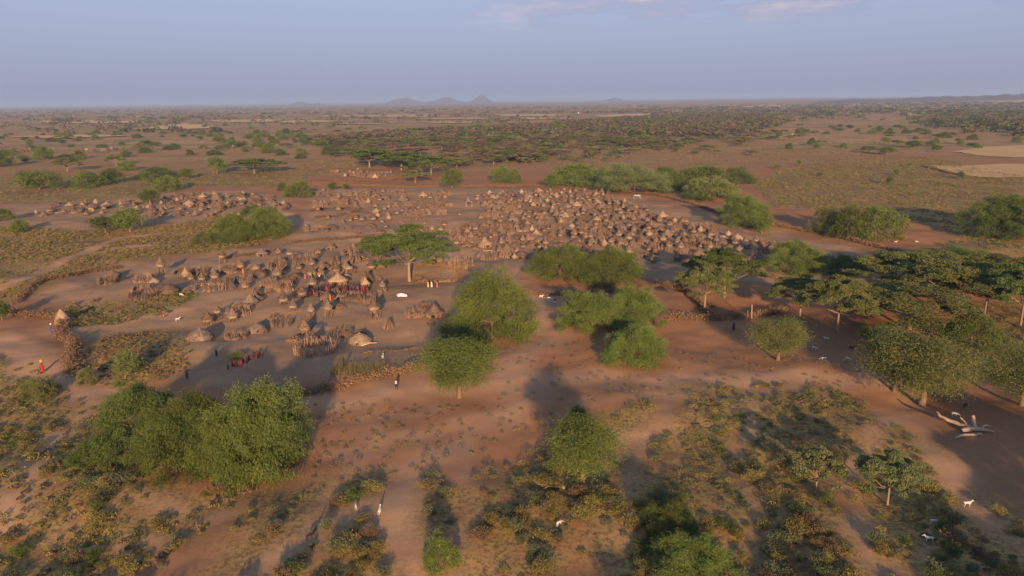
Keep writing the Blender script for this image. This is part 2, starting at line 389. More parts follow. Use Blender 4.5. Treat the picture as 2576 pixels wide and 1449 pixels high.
def ground_material():
    m, t = mat('red_soil'); l = t.links.new
    geo = nd(t, 'ShaderNodeNewGeometry'); P = geo.outputs['Position']
    def noise(scale, detail=4, rough=.6, sx=1, sy=1):
        mp_ = nd(t, 'ShaderNodeMapping'); l(P, mp_.inputs[0]); mp_.inputs['Scale'].default_value = (sx, sy, 1)
        n = nd(t, 'ShaderNodeTexNoise'); l(mp_.outputs[0], n.inputs[0]); n.inputs['Scale'].default_value = scale
        n.inputs['Detail'].default_value = detail; n.inputs['Roughness'].default_value = rough; return n.outputs[0]
    def mr(v, a, b, c=0., d=1.):
        n = nd(t, 'ShaderNodeMapRange'); l(v, n.inputs[0]); n.inputs[1].default_value = a; n.inputs[2].default_value = b
        n.inputs[3].default_value = c; n.inputs[4].default_value = d; return n.outputs[0]
    def mix(f, a, b):
        n = nd(t, 'ShaderNodeMix', data_type='RGBA')
        if isinstance(f, float): n.inputs[0].default_value = f
        else: l(f, n.inputs[0])
        for i, v in ((6, a), (7, b)):
            if isinstance(v, tuple): n.inputs[i].default_value = (*v, 1)
            else: l(v, n.inputs[i])
        return n.outputs[2]
    def mul(a, b):
        n = nd(t, 'ShaderNodeMath', operation='MULTIPLY'); l(a, n.inputs[0])
        if isinstance(b, float): n.inputs[1].default_value = b
        else: l(b, n.inputs[1])
        return n.outputs[0]
    A = lambda s_: nd(t, 'ShaderNodeAttribute', attribute_name=s_).outputs['Fac']
    big, mid, small = noise(.012, 4), noise(.11, 5), noise(1.1, 5, .7)
    soil = mix(mr(mid, .3, .7), (.285, .148, .070), (.41, .230, .120))
    soil = mix(mr(big, .38, .62), soil, (.33, .175, .080))
    soil = mix(mr(noise(.022, 3), .5, .6, 0, .8), soil, (.37, .185, .085))
    soil = mix(mr(small, .35, .75, 0, .45), soil, (.22, .115, .068))
    vil = mix(mr(mid, .3, .7), (.28, .180, .102), (.41, .268, .148))
    vil = mix(mr(small, .45, .8, 0, .4), vil, (.20, .12, .08))
    soil = mix(A('village'), soil, vil)
    specks = mul(mr(noise(3.2, 3, .6), .66, .72), mr(noise(.3, 2), .45, .6))
    soil = mix(specks, soil, (.10, .07, .045))
    soil = mix(mr(noise(5.5, 2, .5), .70, .76, 0, .7), soil, (.55, .42, .30))
    # dry grass and low scrub, speckled
    g1 = mix(mr(noise(.35, 4), .35, .65), (.30, .215, .072), (.46, .325, .118))
    g1 = mix(mr(noise(.05, 3), .42, .62), g1, (.27, .19, .078))
    g1 = mix(mr(noise(1.7, 4, .8), .46, .58), g1, (.125, .09, .04))
    gm = mul(A('grass'), mr(noise(.22, 5, .7), .31, .50))
    c = mix(gm, soil, g1)
    pale = mix(mr(mid, .3, .7), (.40, .240, .132), (.50, .312, .182))
    c = mix(mul(A('path'), mr(small, .1, .5, .6, 1.0)), c, pale)
    # the far plain: bands of scrub, dark dots of bushes
    ys = nd(t, 'ShaderNodeSeparateXYZ'); l(P, ys.inputs[0])
    fy = mr(ys.outputs['Y'], 430, 800)
    plain = mix(mr(noise(.004, 5, .6, 1, 1.0), .38, .62), (.37, .235, .105), (.46, .31, .150))
    plain = mix(mr(noise(.010, 4, .6, .22, 1.0), .50, .60, 0, .8), plain, (.40, .215, .09))
    plain = mix(mr(noise(.016, 4, .6, .2, 1.0), .54, .62, 0, .7), plain, (.20, .19, .08))
    plain = mix(mr(noise(.011, 5, .65), .5, .66), plain, (.21, .185, .075))
    plain = mix(mr(noise(.07, 4, .7), .52, .64, 0, .75), plain, (.14, .115, .05))
    c = mix(mul(fy, .85), c, plain)
    b = nd(t, 'ShaderNodeBsdfPrincipled'); l(c, b.inputs['Base Color']); b.inputs['Roughness'].default_value = 1.0; b.inputs['Specular IOR Level'].default_value = .05
    bp = nd(t, 'ShaderNodeBump'); l(noise(1.6, 6, .7), bp.inputs['Height']); bp.inputs['Strength'].default_value = .35; bp.inputs['Distance'].default_value = .10
    l(bp.outputs[0], b.inputs['Normal'])
    o = nd(t, 'ShaderNodeOutputMaterial'); l(b.outputs[0], o.inputs[0]); return m
me.materials.append(ground_material())
put('ground', me, kind='structure')

# pale stubble fields on the plain: thin sheets just above the ground
FIELDS = [
 [(110, 305), (190, 302), (250, 306), (368, 304), (372, 310), (210, 311), (90, 309)], [(250, 291), (368, 292), (370, 296), (262, 294)],
 [(372, 320), (470, 311), (536, 318), (545, 323), (430, 327), (340, 326)], [(505, 304), (690, 300), (700, 307), (560, 309)],
 [(690, 305), (800, 303), (860, 307), (720, 311)], [(850, 310), (960, 311), (955, 314), (800, 313)], [(800, 290), (1070, 289), (1190, 293), (1000, 296), (830, 294)],
 [(995, 298), (1190, 296), (1260, 300), (1100, 301)], [(1040, 309), (1150, 306), (1250, 309), (1120, 312)], [(1240, 289), (1420, 288), (1400, 293), (1270, 293)],
 [(1480, 291), (1640, 286), (1650, 290), (1520, 295)], [(1300, 297), (1400, 296), (1460, 300), (1330, 301)], [(1810, 266), (1990, 263), (2010, 269), (1840, 270)],
 [(1640, 300), (1720, 285), (1790, 283), (1740, 297)], [(2060, 266), (2180, 264), (2190, 268), (2080, 270)], [(2420, 250), (2576, 247), (2576, 256), (2500, 253)],
 [(2195, 268), (2330, 264), (2380, 272), (2260, 276)], [(2395, 382), (2460, 371), (2640, 364), (2660, 388), (2560, 398), (2460, 392)], [(2335, 418), (2440, 418), (2590, 411), (2680, 420), (2650, 446), (2480, 447), (2390, 438)],
 
 [(20, 345), (240, 340), (330, 344), (120, 350)], [(2250, 285), (2330, 282), (2360, 290), (2280, 294)],
]
for i, pl in enumerate(FIELDS):
    g = poly_px(pl); r = rng(100 + i); pts = []
    for k in range(len(g)):
        a_, b_ = g[k], g[(k + 1) % len(g)]; L_ = np.linalg.norm(b_ - a_)
        for j in range(6): pts.append(a_ + (b_ - a_) * j / 6 + r.randn(2) * min(L_ * .035, 14))
    bm_ = bmesh.new(); dd = float(np.linalg.norm(g.mean(0)))
    bm_.faces.new([bm_.verts.new((x, y, float(height(x, y)) + (.35 if dd < 900 else 1.2))) for x, y in pts])
    me_ = bpy.data.meshes.new('field'); bm_.to_mesh(me_); bm_.free(); me_.materials.append(M['field'])
    put('field', me_, kind='structure')

# hills on the skyline and the rise to the right
def hills(name, px0, px1, D, prof, n=90):
    """prof(px) -> height above the horizon line in photo pixels at distance D"""
    acc = Acc(); V = []
    for i in range(n):
        px = px0 + (px1 - px0) * i / (n - 1); d = ray(px, 251.3 - (px - 1288) * .0106); x = d.x / d.y * D
        hz = prof(px); H = CAMH + hz * D / (FPX * 1.033)
        for j, (f, dy) in enumerate(((0, -1), (.35, -.55), (.8, -.2), (1, 0), (.7, .4), (0, 1))):
            wob = math.sin(px * .13 + j * 2) * .06 + math.sin(px * .41 + j) * .03
            V.append((x * (1 + dy * 900 / D), D + dy * 900, -5 + (H + 5) * max(f + (wob if 0 < f else 0), 0)))
    F_ = [(i * 6 + j, (i + 1) * 6 + j, (i + 1) * 6 + j + 1, i * 6 + j + 1) for i in range(n - 1) for j in range(5)]
    put(name, mesh_np(name, V, F_, [M['hill']], smooth=True), kind='structure')
gs = lambda x, m, s_: math.exp(-((x - m) / s_) ** 2)
tri = lambda x, m, s_: max(0, 1 - abs(x - m) / s_)
hills('hills', 930, 1290, 14000, lambda x: -7 + 14 * gs(x, 1020, 40) + 3 * gs(x, 1000, 20) + 15.5 * gs(x, 1122, 36) + 17 * gs(x, 1211, 24) + 3 * tri(x, 1209, 18))
hills('hills', 700, 850, 13000, lambda x: -6 + 8 * gs(x, 757, 22) + 4 * gs(x, 800, 12))
hills('hills', 1480, 1620, 14000, lambda x: -6 + 9 * gs(x, 1545, 25))
hills('hills', 2060, 2800, 5200, lambda x: -9 + 9.5 * min(max((x - 2100) / 420, 0), 1) + 1.2 * math.sin(x * .03), n=120)
# ------------------------------------------------------------------ vegetation prototypes
def unit(a): return a / (np.linalg.norm(a, axis=-1, keepdims=True) + 1e-9)
def sprays(acc, C, axis_, L, Wd, r, tone):
    """long narrow leaf sprays at C along axis_"""
    n = len(C); D = unit(axis_) * (L * (.6 + .8 * r.rand(n)))[:, None] * .5
    Wv = unit(np.cross(D, r.randn(n, 3))) * (Wd * (.6 + .8 * r.rand(n)))[:, None] * .5
    acc.leaves(C, D, Wv, tone)
def limbs(acc, tips, fork, r0, seed, sides=6, lean=(0, 0)):
    r = rng(seed); f = np.array([lean[0], lean[1], fork])
    acc.tube([(0, 0, -.3), (lean[0] * .35, lean[1] * .35, fork * .5), f], [r0 * 1.25, r0 * .95, r0 * .8], 8)
    for t in tips:
        t = np.asarray(t, float); m1 = f + (t - f) * .4 + np.array([0, 0, -.12 * np.linalg.norm(t - f) * r.rand()]) + r.randn(3) * .2
        m2 = f + (t - f) * .75 + r.randn(3) * .25
        acc.tube([f, m1, m2, t], [r0 * .5, r0 * .36, r0 * .2, r0 * .08], 5)
def extent(me_):
    v = np.empty(len(me_.vertices) * 3, np.float32); me_.vertices.foreach_get('co', v); v = v.reshape(-1, 3)
    return float(np.percentile(np.abs(v[:, :2]), 98.5)), float(np.percentile(v[:, 2], 99.3))
def weeping(seed, n=46000, R0=6.0, H0=8.0, low=.10, leaf=(.34, .06), clumps=120, droop=1.0, spread=.088):
    """broad dome of hanging sprays, nearly to the ground"""
    r = rng(seed); th = r.rand(clumps) * 6.283; u = r.rand(clumps) ** .8
    zz = low + (1 - low) * u; rad = np.clip(1 - np.abs((zz - .28) / .74) ** 2.6, 0, 1) ** .5 * (.50 + .55 * r.rand(clumps) ** .6)
    rad = np.where(zz < .3, (.78 + .22 * r.rand(clumps)), rad)
    lob = 1 + .16 * np.sin(3 * th + seed) + .10 * np.sin(5 * th + 2 * seed)
    zz = zz * (.84 + .16 * np.sin(2 * th + seed * 1.7) * np.cos(3 * th))
    cc = np.stack([np.cos(th) * rad * R0 * lob * .86, np.sin(th) * rad * R0 * lob * .86, zz * H0 * .93], 1)
    cc = np.concatenate([cc, np.stack([r.randn(6) * R0 * .25, r.randn(6) * R0 * .25, H0 * (.8 + .14 * r.rand(6))], 1)])
    k = len(cc); size = .55 + .9 * r.rand(k); tone = r.rand(k)
    ci = r.choice(k, n, p=size / size.sum())
    outw = unit(cc * np.array([1, 1, .0]) + 1e-3)
    off = r.randn(n, 3) * (spread * R0 * size[ci])[:, None] * np.array([1, 1, .62])
    off[:, 2] -= .45 * (off[:, 0] ** 2 + off[:, 1] ** 2) / (R0 * .35)        # clumps arch over
    P = cc[ci] + off; P[:, 2] = np.maximum(P[:, 2], .12)
    ax = outw[ci] * .55 + r.randn(n, 3) * .55 + np.array([0, 0, -.75 * droop])
    acc = Acc(); tn = np.clip(.15 + .5 * tone[ci] + .35 * r.rand(n) + .12 * off[:, 2], 0, 1)
    sprays(acc, P, ax, leaf[0], leaf[1], r, tn)
    # long shoots that stick out of the top
    q = n // 22; hi = np.argsort(-cc[:, 2])[:k // 2]; ci = r.choice(hi, q)
    P = cc[ci] + r.randn(q, 3) * spread * R0 * .8 + outw[ci] * R0 * .06 + np.array([0, 0, spread * R0 * .45])
    sprays(acc, P, outw[ci] * .8 + r.randn(q, 3) * .5 + np.array([0, 0, .35]), leaf[0] * 2.0, leaf[1] * .7, r, .8 + .2 * r.rand(q))
    crown = acc.mesh('crown', [M['bright']])
    t = Acc(); tips = cc[r.choice(k, 12)] * .78; limbs(t, tips, H0 * .26, .2 * R0 / 6, seed)
    return crown, t.mesh('trunk', [M['bark']], smooth=True), *extent(crown)
def umbrella(seed, n=15000, R0=8.0, H0=10.0, layers=64, leaf=(.29, .075), depth=.36, dens=1.0, lean=0.0):
    """flat topped acacia: many thin discs of leaves on spreading pale limbs"""
    r = rng(seed); th = r.rand(layers) * 6.283; q = np.sqrt(r.rand(layers)) * .92
    lob = 1 + .14 * np.sin(2 * th + seed) + .1 * np.sin(5 * th + seed * 3)
    cc = np.stack([np.cos(th) * q * R0 * lob, np.sin(th) * q * R0 * lob * .92, H0 * (1 - depth * q ** 2 - .24 * r.rand(layers) ** 1.3)], 1)
    size = (.10 + .13 * r.rand(layers)) * R0; tone = r.rand(layers)
    ci = r.choice(layers, n, p=size ** 2 / (size ** 2).sum())
    a = r.rand(n) * 6.283; rr = np.sqrt(r.rand(n)) * size[ci]
    wob = 1 + .3 * np.sin(3 * a + ci)
    P = cc[ci] + np.stack([np.cos(a) * rr * wob, np.sin(a) * rr * wob, -.22 * rr ** 2 / size[ci] + r.randn(n) * .13], 1)
    ax = r.randn(n, 3) * np.array([1, 1, .5]); acc = Acc()
    D = unit(ax) * (leaf[0] * (.6 + .8 * r.rand(n)))[:, None] * .5
    up = unit(r.randn(n, 3) * .9 + np.array([0, -.35, .8])); Wv = unit(np.cross(D, up)) * (leaf[1] * (.7 + .7 * r.rand(n)))[:, None]
    acc.leaves(P, D, Wv, np.clip(.25 + .45 * tone[ci] + .25 * r.rand(n), 0, 1))
    crown = acc.mesh('crown', [M['acacia']])
    t = Acc(); far_ = cc[np.argsort(-q)[[0, 2, 4, 6, 8]]] * np.array([.8, .8, 1]); near_ = cc[r.choice(layers, 4)]
    limbs(t, np.concatenate([far_, near_]) - np.array([0, 0, .25]), H0 * .36, .25 * R0 / 8, seed, lean=(lean, -lean * .4))
    return crown, t.mesh('trunk', [M['barkpale']], smooth=True), *extent(crown)
def roundtree(seed, n=26000, R0=4.0, H0=6.5, leaf=(.21, .045), clumps=60, spread=.13):
    """small tree: loose round crown on a clear trunk"""
    r = rng(seed); d = unit(r.randn(clumps, 3)); cc = d * (np.array([.66, .66, .58]) * (.55 + .5 * r.rand(clumps))[:, None]) * np.array([R0, R0, H0 * .62])
    cc[:, 2] += H0 * .60; k = clumps; size = .6 + .8 * r.rand(k); tone = r.rand(k); ci = r.choice(k, n, p=size / size.sum())
    off = r.randn(n, 3) * (spread * R0 * size[ci])[:, None] * np.array([1, 1, .7]); P = cc[ci] + off; P[:, 2] = np.maximum(P[:, 2], H0 * .16)
    acc = Acc(); sprays(acc, P, unit(cc - np.array([0, 0, H0 * .5]))[ci] * .5 + r.randn(n, 3) * .7 + np.array([0, 0, -.4]), leaf[0], leaf[1], r, np.clip(.1 + .5 * tone[ci] + .4 * r.rand(n), 0, 1))
    t = Acc(); limbs(t, cc[r.choice(k, 10)] * np.array([.85, .85, .95]), H0 * .3, .2 * R0 / 4, seed)
    cm_ = acc.mesh('crown', [M['bright']]); return cm_, t.mesh('trunk', [M['bark']], smooth=True), *extent(cm_)
def shrub(seed, n=1000, h=.8, rad=1.0, twigs=40, leaf=(.14, .045)):
    """low dry-country shrub: many thin stems and small leaf clusters"""
    r = rng(seed); k = 14; th = r.rand(k) * 6.283; q = np.sqrt(r.rand(k)) * .75
    cc = np.stack([np.cos(th) * q * rad, np.sin(th) * q * rad * .9, h * (.30 + .55 * (1 - q ** 2) * (.6 + .5 * r.rand(k)))], 1); tone = r.rand(k)
    ci = r.randint(0, k, n); P = cc[ci] + r.randn(n, 3) * np.array([.17, .17, .12]) * rad; P[:, 2] = np.maximum(P[:, 2], .04)
    acc = Acc(); sprays(acc, P, unit(cc + .01)[ci] * .6 + r.randn(n, 3) * .6 + np.array([0, 0, .35]), leaf[0], leaf[1], r, np.clip(.1 + .5 * tone[ci] + .4 * r.rand(n), 0, 1))
    A = r.randn(twigs, 3) * np.array([.12, .12, 0]) * rad; B = cc[r.randint(0, k, twigs)] + r.randn(twigs, 3) * .12
    acc.sticks(A, B, .02, .008, .05)
    return acc.mesh('shrub', [M['ochre']])
WEEP = [weeping(s_) for s_ in (1, 2, 3)]
WEEPM = [weeping(s_, n=9000, leaf=(.62, .13), clumps=80, spread=.11) for s_ in (4, 5, 6)]
UMB = [umbrella(s_, n=42000) for s_ in (11, 12, 13)]
UMBM = [umbrella(s_, n=6500, leaf=(.7, .2), layers=44) for s_ in (14, 15, 16, 17)]
RND = [roundtree(s_, clumps=80) for s_ in (26, 27)]
RNDM = [roundtree(s_, n=3000, leaf=(.6, .14), clumps=34, spread=.17) for s_ in (23, 24, 25)]
TINY = [weeping(s_, n=420, leaf=(2.3, .55), clumps=16, spread=.24, low=.1) for s_ in (31, 32, 33)]
TINYU = [umbrella(s_, n=800, leaf=(1.9, .6), layers=24) for s_ in (34, 35, 36, 37)]
SHR = [shrub(s_) for s_ in (41, 42, 43, 44, 45, 46)]
PROTO = dict(W=WEEP, w=WEEPM, U=UMB, u=UMBM, R=RND, r=RNDM, t=TINY, a=TINYU)
NAMES = dict(W='weeping_tree', w='weeping_tree', t='weeping_tree', U='umbrella_acacia', u='umbrella_acacia', a='umbrella_acacia', R='round_tree', r='round_tree')
NT = [0]
def tree(kind, px, py, wpx, top, label, leafmat=None, group=None, cat='tree'):
    p = at(px, py); NT[0] += 1; i = NT[0]
    cr_, tr_, R0, H0 = PROTO[kind][i % len(PROTO[kind])]
    if kind in 'Ww':       # the pixel given is the near hem of the crown: the stem stands further back
        back = .62 * wpx * slant(p) / FPX / 2; p = Vector((p.x * (p.y + back) / p.y, p.y + back, 0)); p.z = float(height(p.x, p.y))
    wid = wpx * slant(p) / FPX; h = max(top_height(p, px, top) * .97, 1.2)
    p.z -= .08
    k = wid / 2 / R0
    lm = leafmat or ('acacia' if kind in 'Uua' else 'bright')
    props = dict(label=label, category=cat)
    if group: props['group'] = group
    return thing(NAMES[kind], [('trunk', tr_), ('crown', cr_)], p, (i * 2.399) % 6.283, (k, k, h / H0), {'crown': M[lm]}, **props)
# the trees one can pick out, from the front of the photograph to the back: kind, foot x, foot y, crown width, crown top, label
TREES = [
 ('W', 385, 1150, 250, 962, 'dark green weeping tree at the back left of the big front clump', 'deep'),
 ('W', 500, 1200, 270, 1005, 'big weeping tree forming the middle of the front left clump', 'deep'),
 ('W', 650, 1214, 275, 975, 'tall weeping tree at the right end of the front left clump', 'bright'),
 ('W', 585, 1216, 200, 1050, 'low front tree filling the middle foot of the front clump', 'bright'),
 ('w', 232, 1176, 105, 1112, 'low dark bush against the left side of the big front clump', 'deep'),
 ('W', 1238, 872, 215, 686, 'tall bright weeping tree right of the long stick pen, beside the red track', 'bright'),
 ('W', 455, 1190, 200, 1030, 'green tree bridging the two halves of the front clump', 'deep'),
 ('w', 1165, 880, 120, 790, 'low dark green tree tucked between the two tall trees by the track', 'deep'),
 ('R', 1156, 1000, 185, 845, 'round green tree with a bare trunk at the end of the brush hedge', 'bright'),
 ('W', 1408, 712, 160, 618, 'left one of the twin bright trees in front of the dense village', 'bright'),
 ('W', 1525, 722, 185, 620, 'right one of the twin bright trees in front of the dense village', 'bright'),
 ('W', 1490, 842, 175, 732, 'wide green tree left of the small oval field, its foot in deep shade', 'bright'),
 ('W', 1592, 838, 160, 726, 'green tree touching the left end of the brown field hedge', 'bright'),
 ('W', 1588, 928, 155, 820, 'small dense tree alone in front of the wide green pair', 'bright'),
 ('R', 1465, 1213, 182, 1048, 'lone green tree with a short orange trunk among the front scrub', 'bright'),
 ('w', 1455, 1090, 66, 1022, 'small dark bush just behind the lone front tree', 'deep'),
 ('R', 1957, 906, 132, 795, 'small tree with a thin straight trunk right of the gate posts', 'olive'),
 ('U', 1772, 783, 150, 665, 'flat topped acacia with a thin forked trunk inside the small field', 'olive'),
 ('U', 1822, 748, 175, 622, 'wide green acacia behind the small hedged field', 'acacia'),
 ('W', 1996, 692, 145, 608, 'bright round tree at the right end of the dense village', 'bright'),
 ('w', 2125, 692, 95, 640, 'low dark bush right of the bright tree at the village end', 'deep'),
 ('U', 2012, 795, 149, 690, 'grey green acacia with bare forked trunk above the small trunked tree', 'olive'),
 ('U', 2105, 838, 184, 695, 'brownish acacia standing left in the big acacia grove', 'olive'),
 ('U', 2190, 790, 126, 715, 'small dark green acacia between the brownish acacias', 'acacia'),
 ('U', 2287, 828, 310, 722, 'widest flat acacia, brown crown and pale spreading limbs, front of the grove', 'olive'),
 ('U', 2385, 782, 276, 655, 'pale limbed acacia standing behind the widest flat acacia', 'olive'),
 ('U', 2250, 735, 218, 632, 'acacia at the back left corner of the big acacia grove', 'olive'),
 ('U', 2478, 790, 218, 668, 'sloping acacia with a long leaning limb at the right of the grove', 'olive'),
 ('U', 2345, 730, 220, 632, 'acacia at the back of the grove just before the dark spreading tree', 'olive'),
 ('U', 2505, 735, 220, 642, 'acacia at the back right of the grove near the edge', 'olive'),
 ('U', 2566, 824, 170, 645, 'tall dark trunked acacia cut by the right edge, grove side', 'acacia'),
 ('W', 2375, 690, 210, 618, 'dark green spreading tree behind the acacia grove', 'deep'),
 ('w', 2232, 890, 110, 812, 'dark green tree in the shade in front of the brown acacias', 'deep'),
 ('w', 2440, 880, 150, 790, 'dark green leafy tree right of the widest flat acacia', 'deep'),
 ('R', 2320, 1020, 230, 840, 'large olive tree with two leaning trunks above the fallen dead tree', 'olive'),
 ('R', 2250, 985, 190, 825, 'olive tree hugging the left side of the two trunked tree', 'olive'),
 ('R', 2570, 1020, 200, 868, 'olive tree cut by the right edge above the shaded ground', 'olive'),
 ('W', 2508, 603, 175, 492, 'very dark rounded tree by the right edge, beyond the grove', 'deep'),
 ('W', 2590, 600, 150, 486, 'dark tree half outside the right edge, beyond the grove', 'deep'),
 ('w', 2083, 592, 85, 520, 'left tree of three on the brush line right of the village', 'olive'),
 ('w', 2132, 602, 95, 515, 'dark middle tree of three on the brush line right of the village', 'deep'),
 ('w', 2200, 606, 130, 518, 'right and brightest tree of three on the brush line', 'bright'),
 ('W', 1864, 574, 128, 487, 'bright dome shaped tree behind the right part of the village', 'bright'),
 ('r', 1916, 588, 54, 545, 'small tree at the right foot of the dome shaped tree', 'bright'),
 ('w', 1452, 470, 150, 411, 'bright tree at the left end of the row behind the village', 'bright'),
 ('r', 1390, 474, 48, 435, 'small tree standing just left of the row behind the village', 'bright'),
 ('W', 1596, 490, 185, 411, 'big pale green acacia in the middle of the row behind the village', 'palegreen'),
 ('w', 1668, 482, 100, 418, 'acacia squeezed between the big pale one and the dark row', 'acacia'),
 ('w', 1752, 470, 180, 416, 'long dark green tree right of the big pale acacia', 'bright'),
 ('w', 1852, 462, 100, 420, 'last dark tree on the right of the row behind the village', 'deep'),
 ('w', 1785, 505, 130, 443, 'brownish dome acacia in front of the long dark green tree', 'olive'),
 ('w', 1752, 508, 80, 478, 'low green bush at the foot of the brownish dome acacia', 'deep'),
 ('r', 1137, 472, 58, 425, 'round bright tree with a stem on bare ground behind the village', 'bright'),
 ('w', 1262, 459, 52, 415, 'left bush of the bright pair in front of the acacia wood', 'bright'),
 ('w', 1290, 461, 46, 424, 'right bush of the bright pair in front of the acacia wood', 'bright'),
 ('u', 930, 424, 130, 372, 'first large acacia of the wood above the small stick compound', 'acacia'),
 ('u', 1010, 428, 120, 380, 'second large acacia of the wood above the small stick compound', 'acacia'),
 ('u', 1085, 440, 120, 392, 'third large acacia of the wood, right of the stick compound', 'acacia'),
 ('u', 1045, 460, 75, 425, 'grey green acacia in front of the wood with its stem showing', 'palegreen'),
 ('U', 1030, 708, 236, 568, 'great umbrella acacia with a thick trunk in the middle of the settlement', 'acacia'),
 ('W', 600, 613, 118, 540, 'left half of the dense bright pair beyond the near huts', 'bright'),
 ('W', 672, 603, 118, 522, 'right and taller half of the dense bright pair beyond the near huts', 'bright'),
 ('w', 512, 618, 58, 582, 'small olive tree left of the dense bright pair', 'olive'),
 ('r', 328, 584, 76, 520, 'bright round tree with a pale stem in front of the left village', 'bright'),
 ('r', 266, 586, 68, 541, 'darker tree leaning left of the bright round one, left village', 'deep'),
 ('w', 48, 586, 44, 550, 'round bush alone on bare ground at the far left', 'bright'),
 ('w', 10, 556, 50, 522, 'tree at the left edge beside the left village', 'bright'),
 ('w', 630, 545, 48, 515, 'small tree above the dense bright pair', 'deep'),
 ('r', 378, 515, 52, 475, 'bent trunked tree standing inside the left village', 'deep'),
 ('w', 752, 496, 72, 455, 'bright willow like tree at the left end of the middle huts', 'bright'),
 ('w', 712, 480, 26, 458, 'small bush left of the willow like tree by the middle huts', 'deep'),
 ('r', 838, 480, 24, 458, 'small round bush on the hedge behind the middle huts', 'deep'),
 ('r', 870, 478, 18, 462, 'tiny round bush right of the one on the hedge behind the middle huts', 'deep'),
 ('r', 100, 476, 96, 430, 'broad tree with two stems in the left plain, second from the edge', 'bright'),
 ('r', 145, 477, 38, 446, 'small tree just right of the broad two stemmed tree', 'bright'),
 ('r', 62, 462, 44, 428, 'tree behind the left side of the broad two stemmed tree', 'olive'),
 ('w', 222, 474, 84, 429, 'left and widest tree of the middle row on the left plain', 'bright'),
 ('r', 282, 462, 56, 422, 'dark tree at the right of the middle row on the left plain', 'deep'),
 ('w', 395, 452, 96, 420, 'long dark tree behind the dome shaped bush, left plain', 'deep'),
 ('r', 372, 462, 44, 432, 'pale bush at the left foot of the long dark tree', 'bright'),
 ('w', 424, 482, 66, 441, 'dome shaped green bush above the left village', 'bright'),
 ('r', 472, 450, 38, 422, 'small round bright tree right of the dome shaped bush', 'bright'),
 ('r', 547, 437, 46, 392, 'tall narrow green tree left of the flat acacia', 'bright'),
 ('u', 640, 437, 130, 398, 'wide flat acacia right of the tall narrow tree, left plain', 'acacia'),
 ('u', 170, 432, 66, 395, 'spreading grey acacia alone on the left plain', 'olive'),
 ('u', 292, 416, 50, 388, 'thin acacia with bare limbs on the far left plain', 'olive'),
 ('w', 108, 401, 46, 366, 'round tree in front of the far brown compound', 'bright'),
 ('w', 200, 400, 34, 377, 'bright tree at the right end of the far brown compound', 'bright'),
 ('w', 8, 420, 52, 380, 'dark tree cut by the left edge of the far plain', 'deep'),
 ('w', 318, 430, 44, 404, 'small green bush tree between the middle row and the flat acacia', 'bright'),
 ('r', 317, 951, 72, 880, 'small round tree with a thin red stem above the front clump', 'olive'),
 ('w', 104, 1010, 90, 948, 'green bush beside the path, left of the front clump', 'olive'),
 ('w', 218, 972, 46, 925, 'pale half bare bush where the paths meet', 'palegreen'),
 ('r', 6, 806, 42, 755, 'small tree cut by the left edge behind the thorn hedge', 'deep'),
 ('w', 1108, 1444, 96, 1345, 'bright green young tree at the bottom edge, left of centre', 'bright'),
 ('W', 1680, 1372, 145, 1262, 'dark green shaded tree above the bright one at the bottom right', 'deep'),
 ('W', 1745, 1500, 215, 1368, 'bright green tree cut by the bottom edge', 'bright'),
 ('u', 2052, 1236, 125, 1130, 'pale flat thorn tree in the right scrub, the smaller one', 'palegreen'),
 ('U', 2232, 1270, 165, 1140, 'pale spreading thorn tree in the right scrub, the larger one', 'palegreen'),
]
BASES = []
for kd, x, y, w_, tp, lb, lm in TREES:
    o = tree(kd, x, y, w_, tp, lb, lm); BASES.append((o.location.x, o.location.y))
# trees behind and beside the camera, whose long evening shadows cross the front of the photograph
for i, (x, y, s_, h_, kd) in enumerate([(-46, 14, 5, 8.5, 'w'), (-30, 34, 3.4, 6, 'r'), (-24, -4, 4, 10, 'w'), (-9, 22, 3.0, 8, 'r'), (3, 0, 5, 12, 'u'), (12, 30, 3.2, 7.5, 'r'),
        (21, 6, 3.0, 9, 'w'), (30, 30, 3.5, 9, 'r'), (36, -6, 7, 13, 'u'), (50, 22, 7, 12, 'u'), (58, 4, 8, 14, 'u'), (64, 38, 6, 12, 'u'), (82, 30, 9, 14, 'u'), (98, 52, 9, 13, 'u'),
        (-14, 6, 2.2, 9, 'w'), (7, 22, 1.6, 7.5, 'w'), (24, 24, 2.0, 8, 'w'), (-38, 26, 2.2, 7, 'w'), (72, 60, 7, 12, 'w'), (110, 80, 9, 13, 'u'), (86, 76, 6, 11, 'w'), (126, 100, 9, 13, 'u'), (-62, 30, 5, 9, 'w'), (-75, 5, 6, 11, 'u')]):
    c_, t_, R0, H0 = PROTO[kd][i % len(PROTO[kd])]
    thing(NAMES[kd], [('trunk', t_), ('crown', c_)], (x, y, float(height(x, y)) - .1), i * 1.3, (s_ / R0, s_ / R0, h_ / H0),
          label='tree out of sight beside the camera that throws a long shadow forward', category='tree', group='trees around the camera')
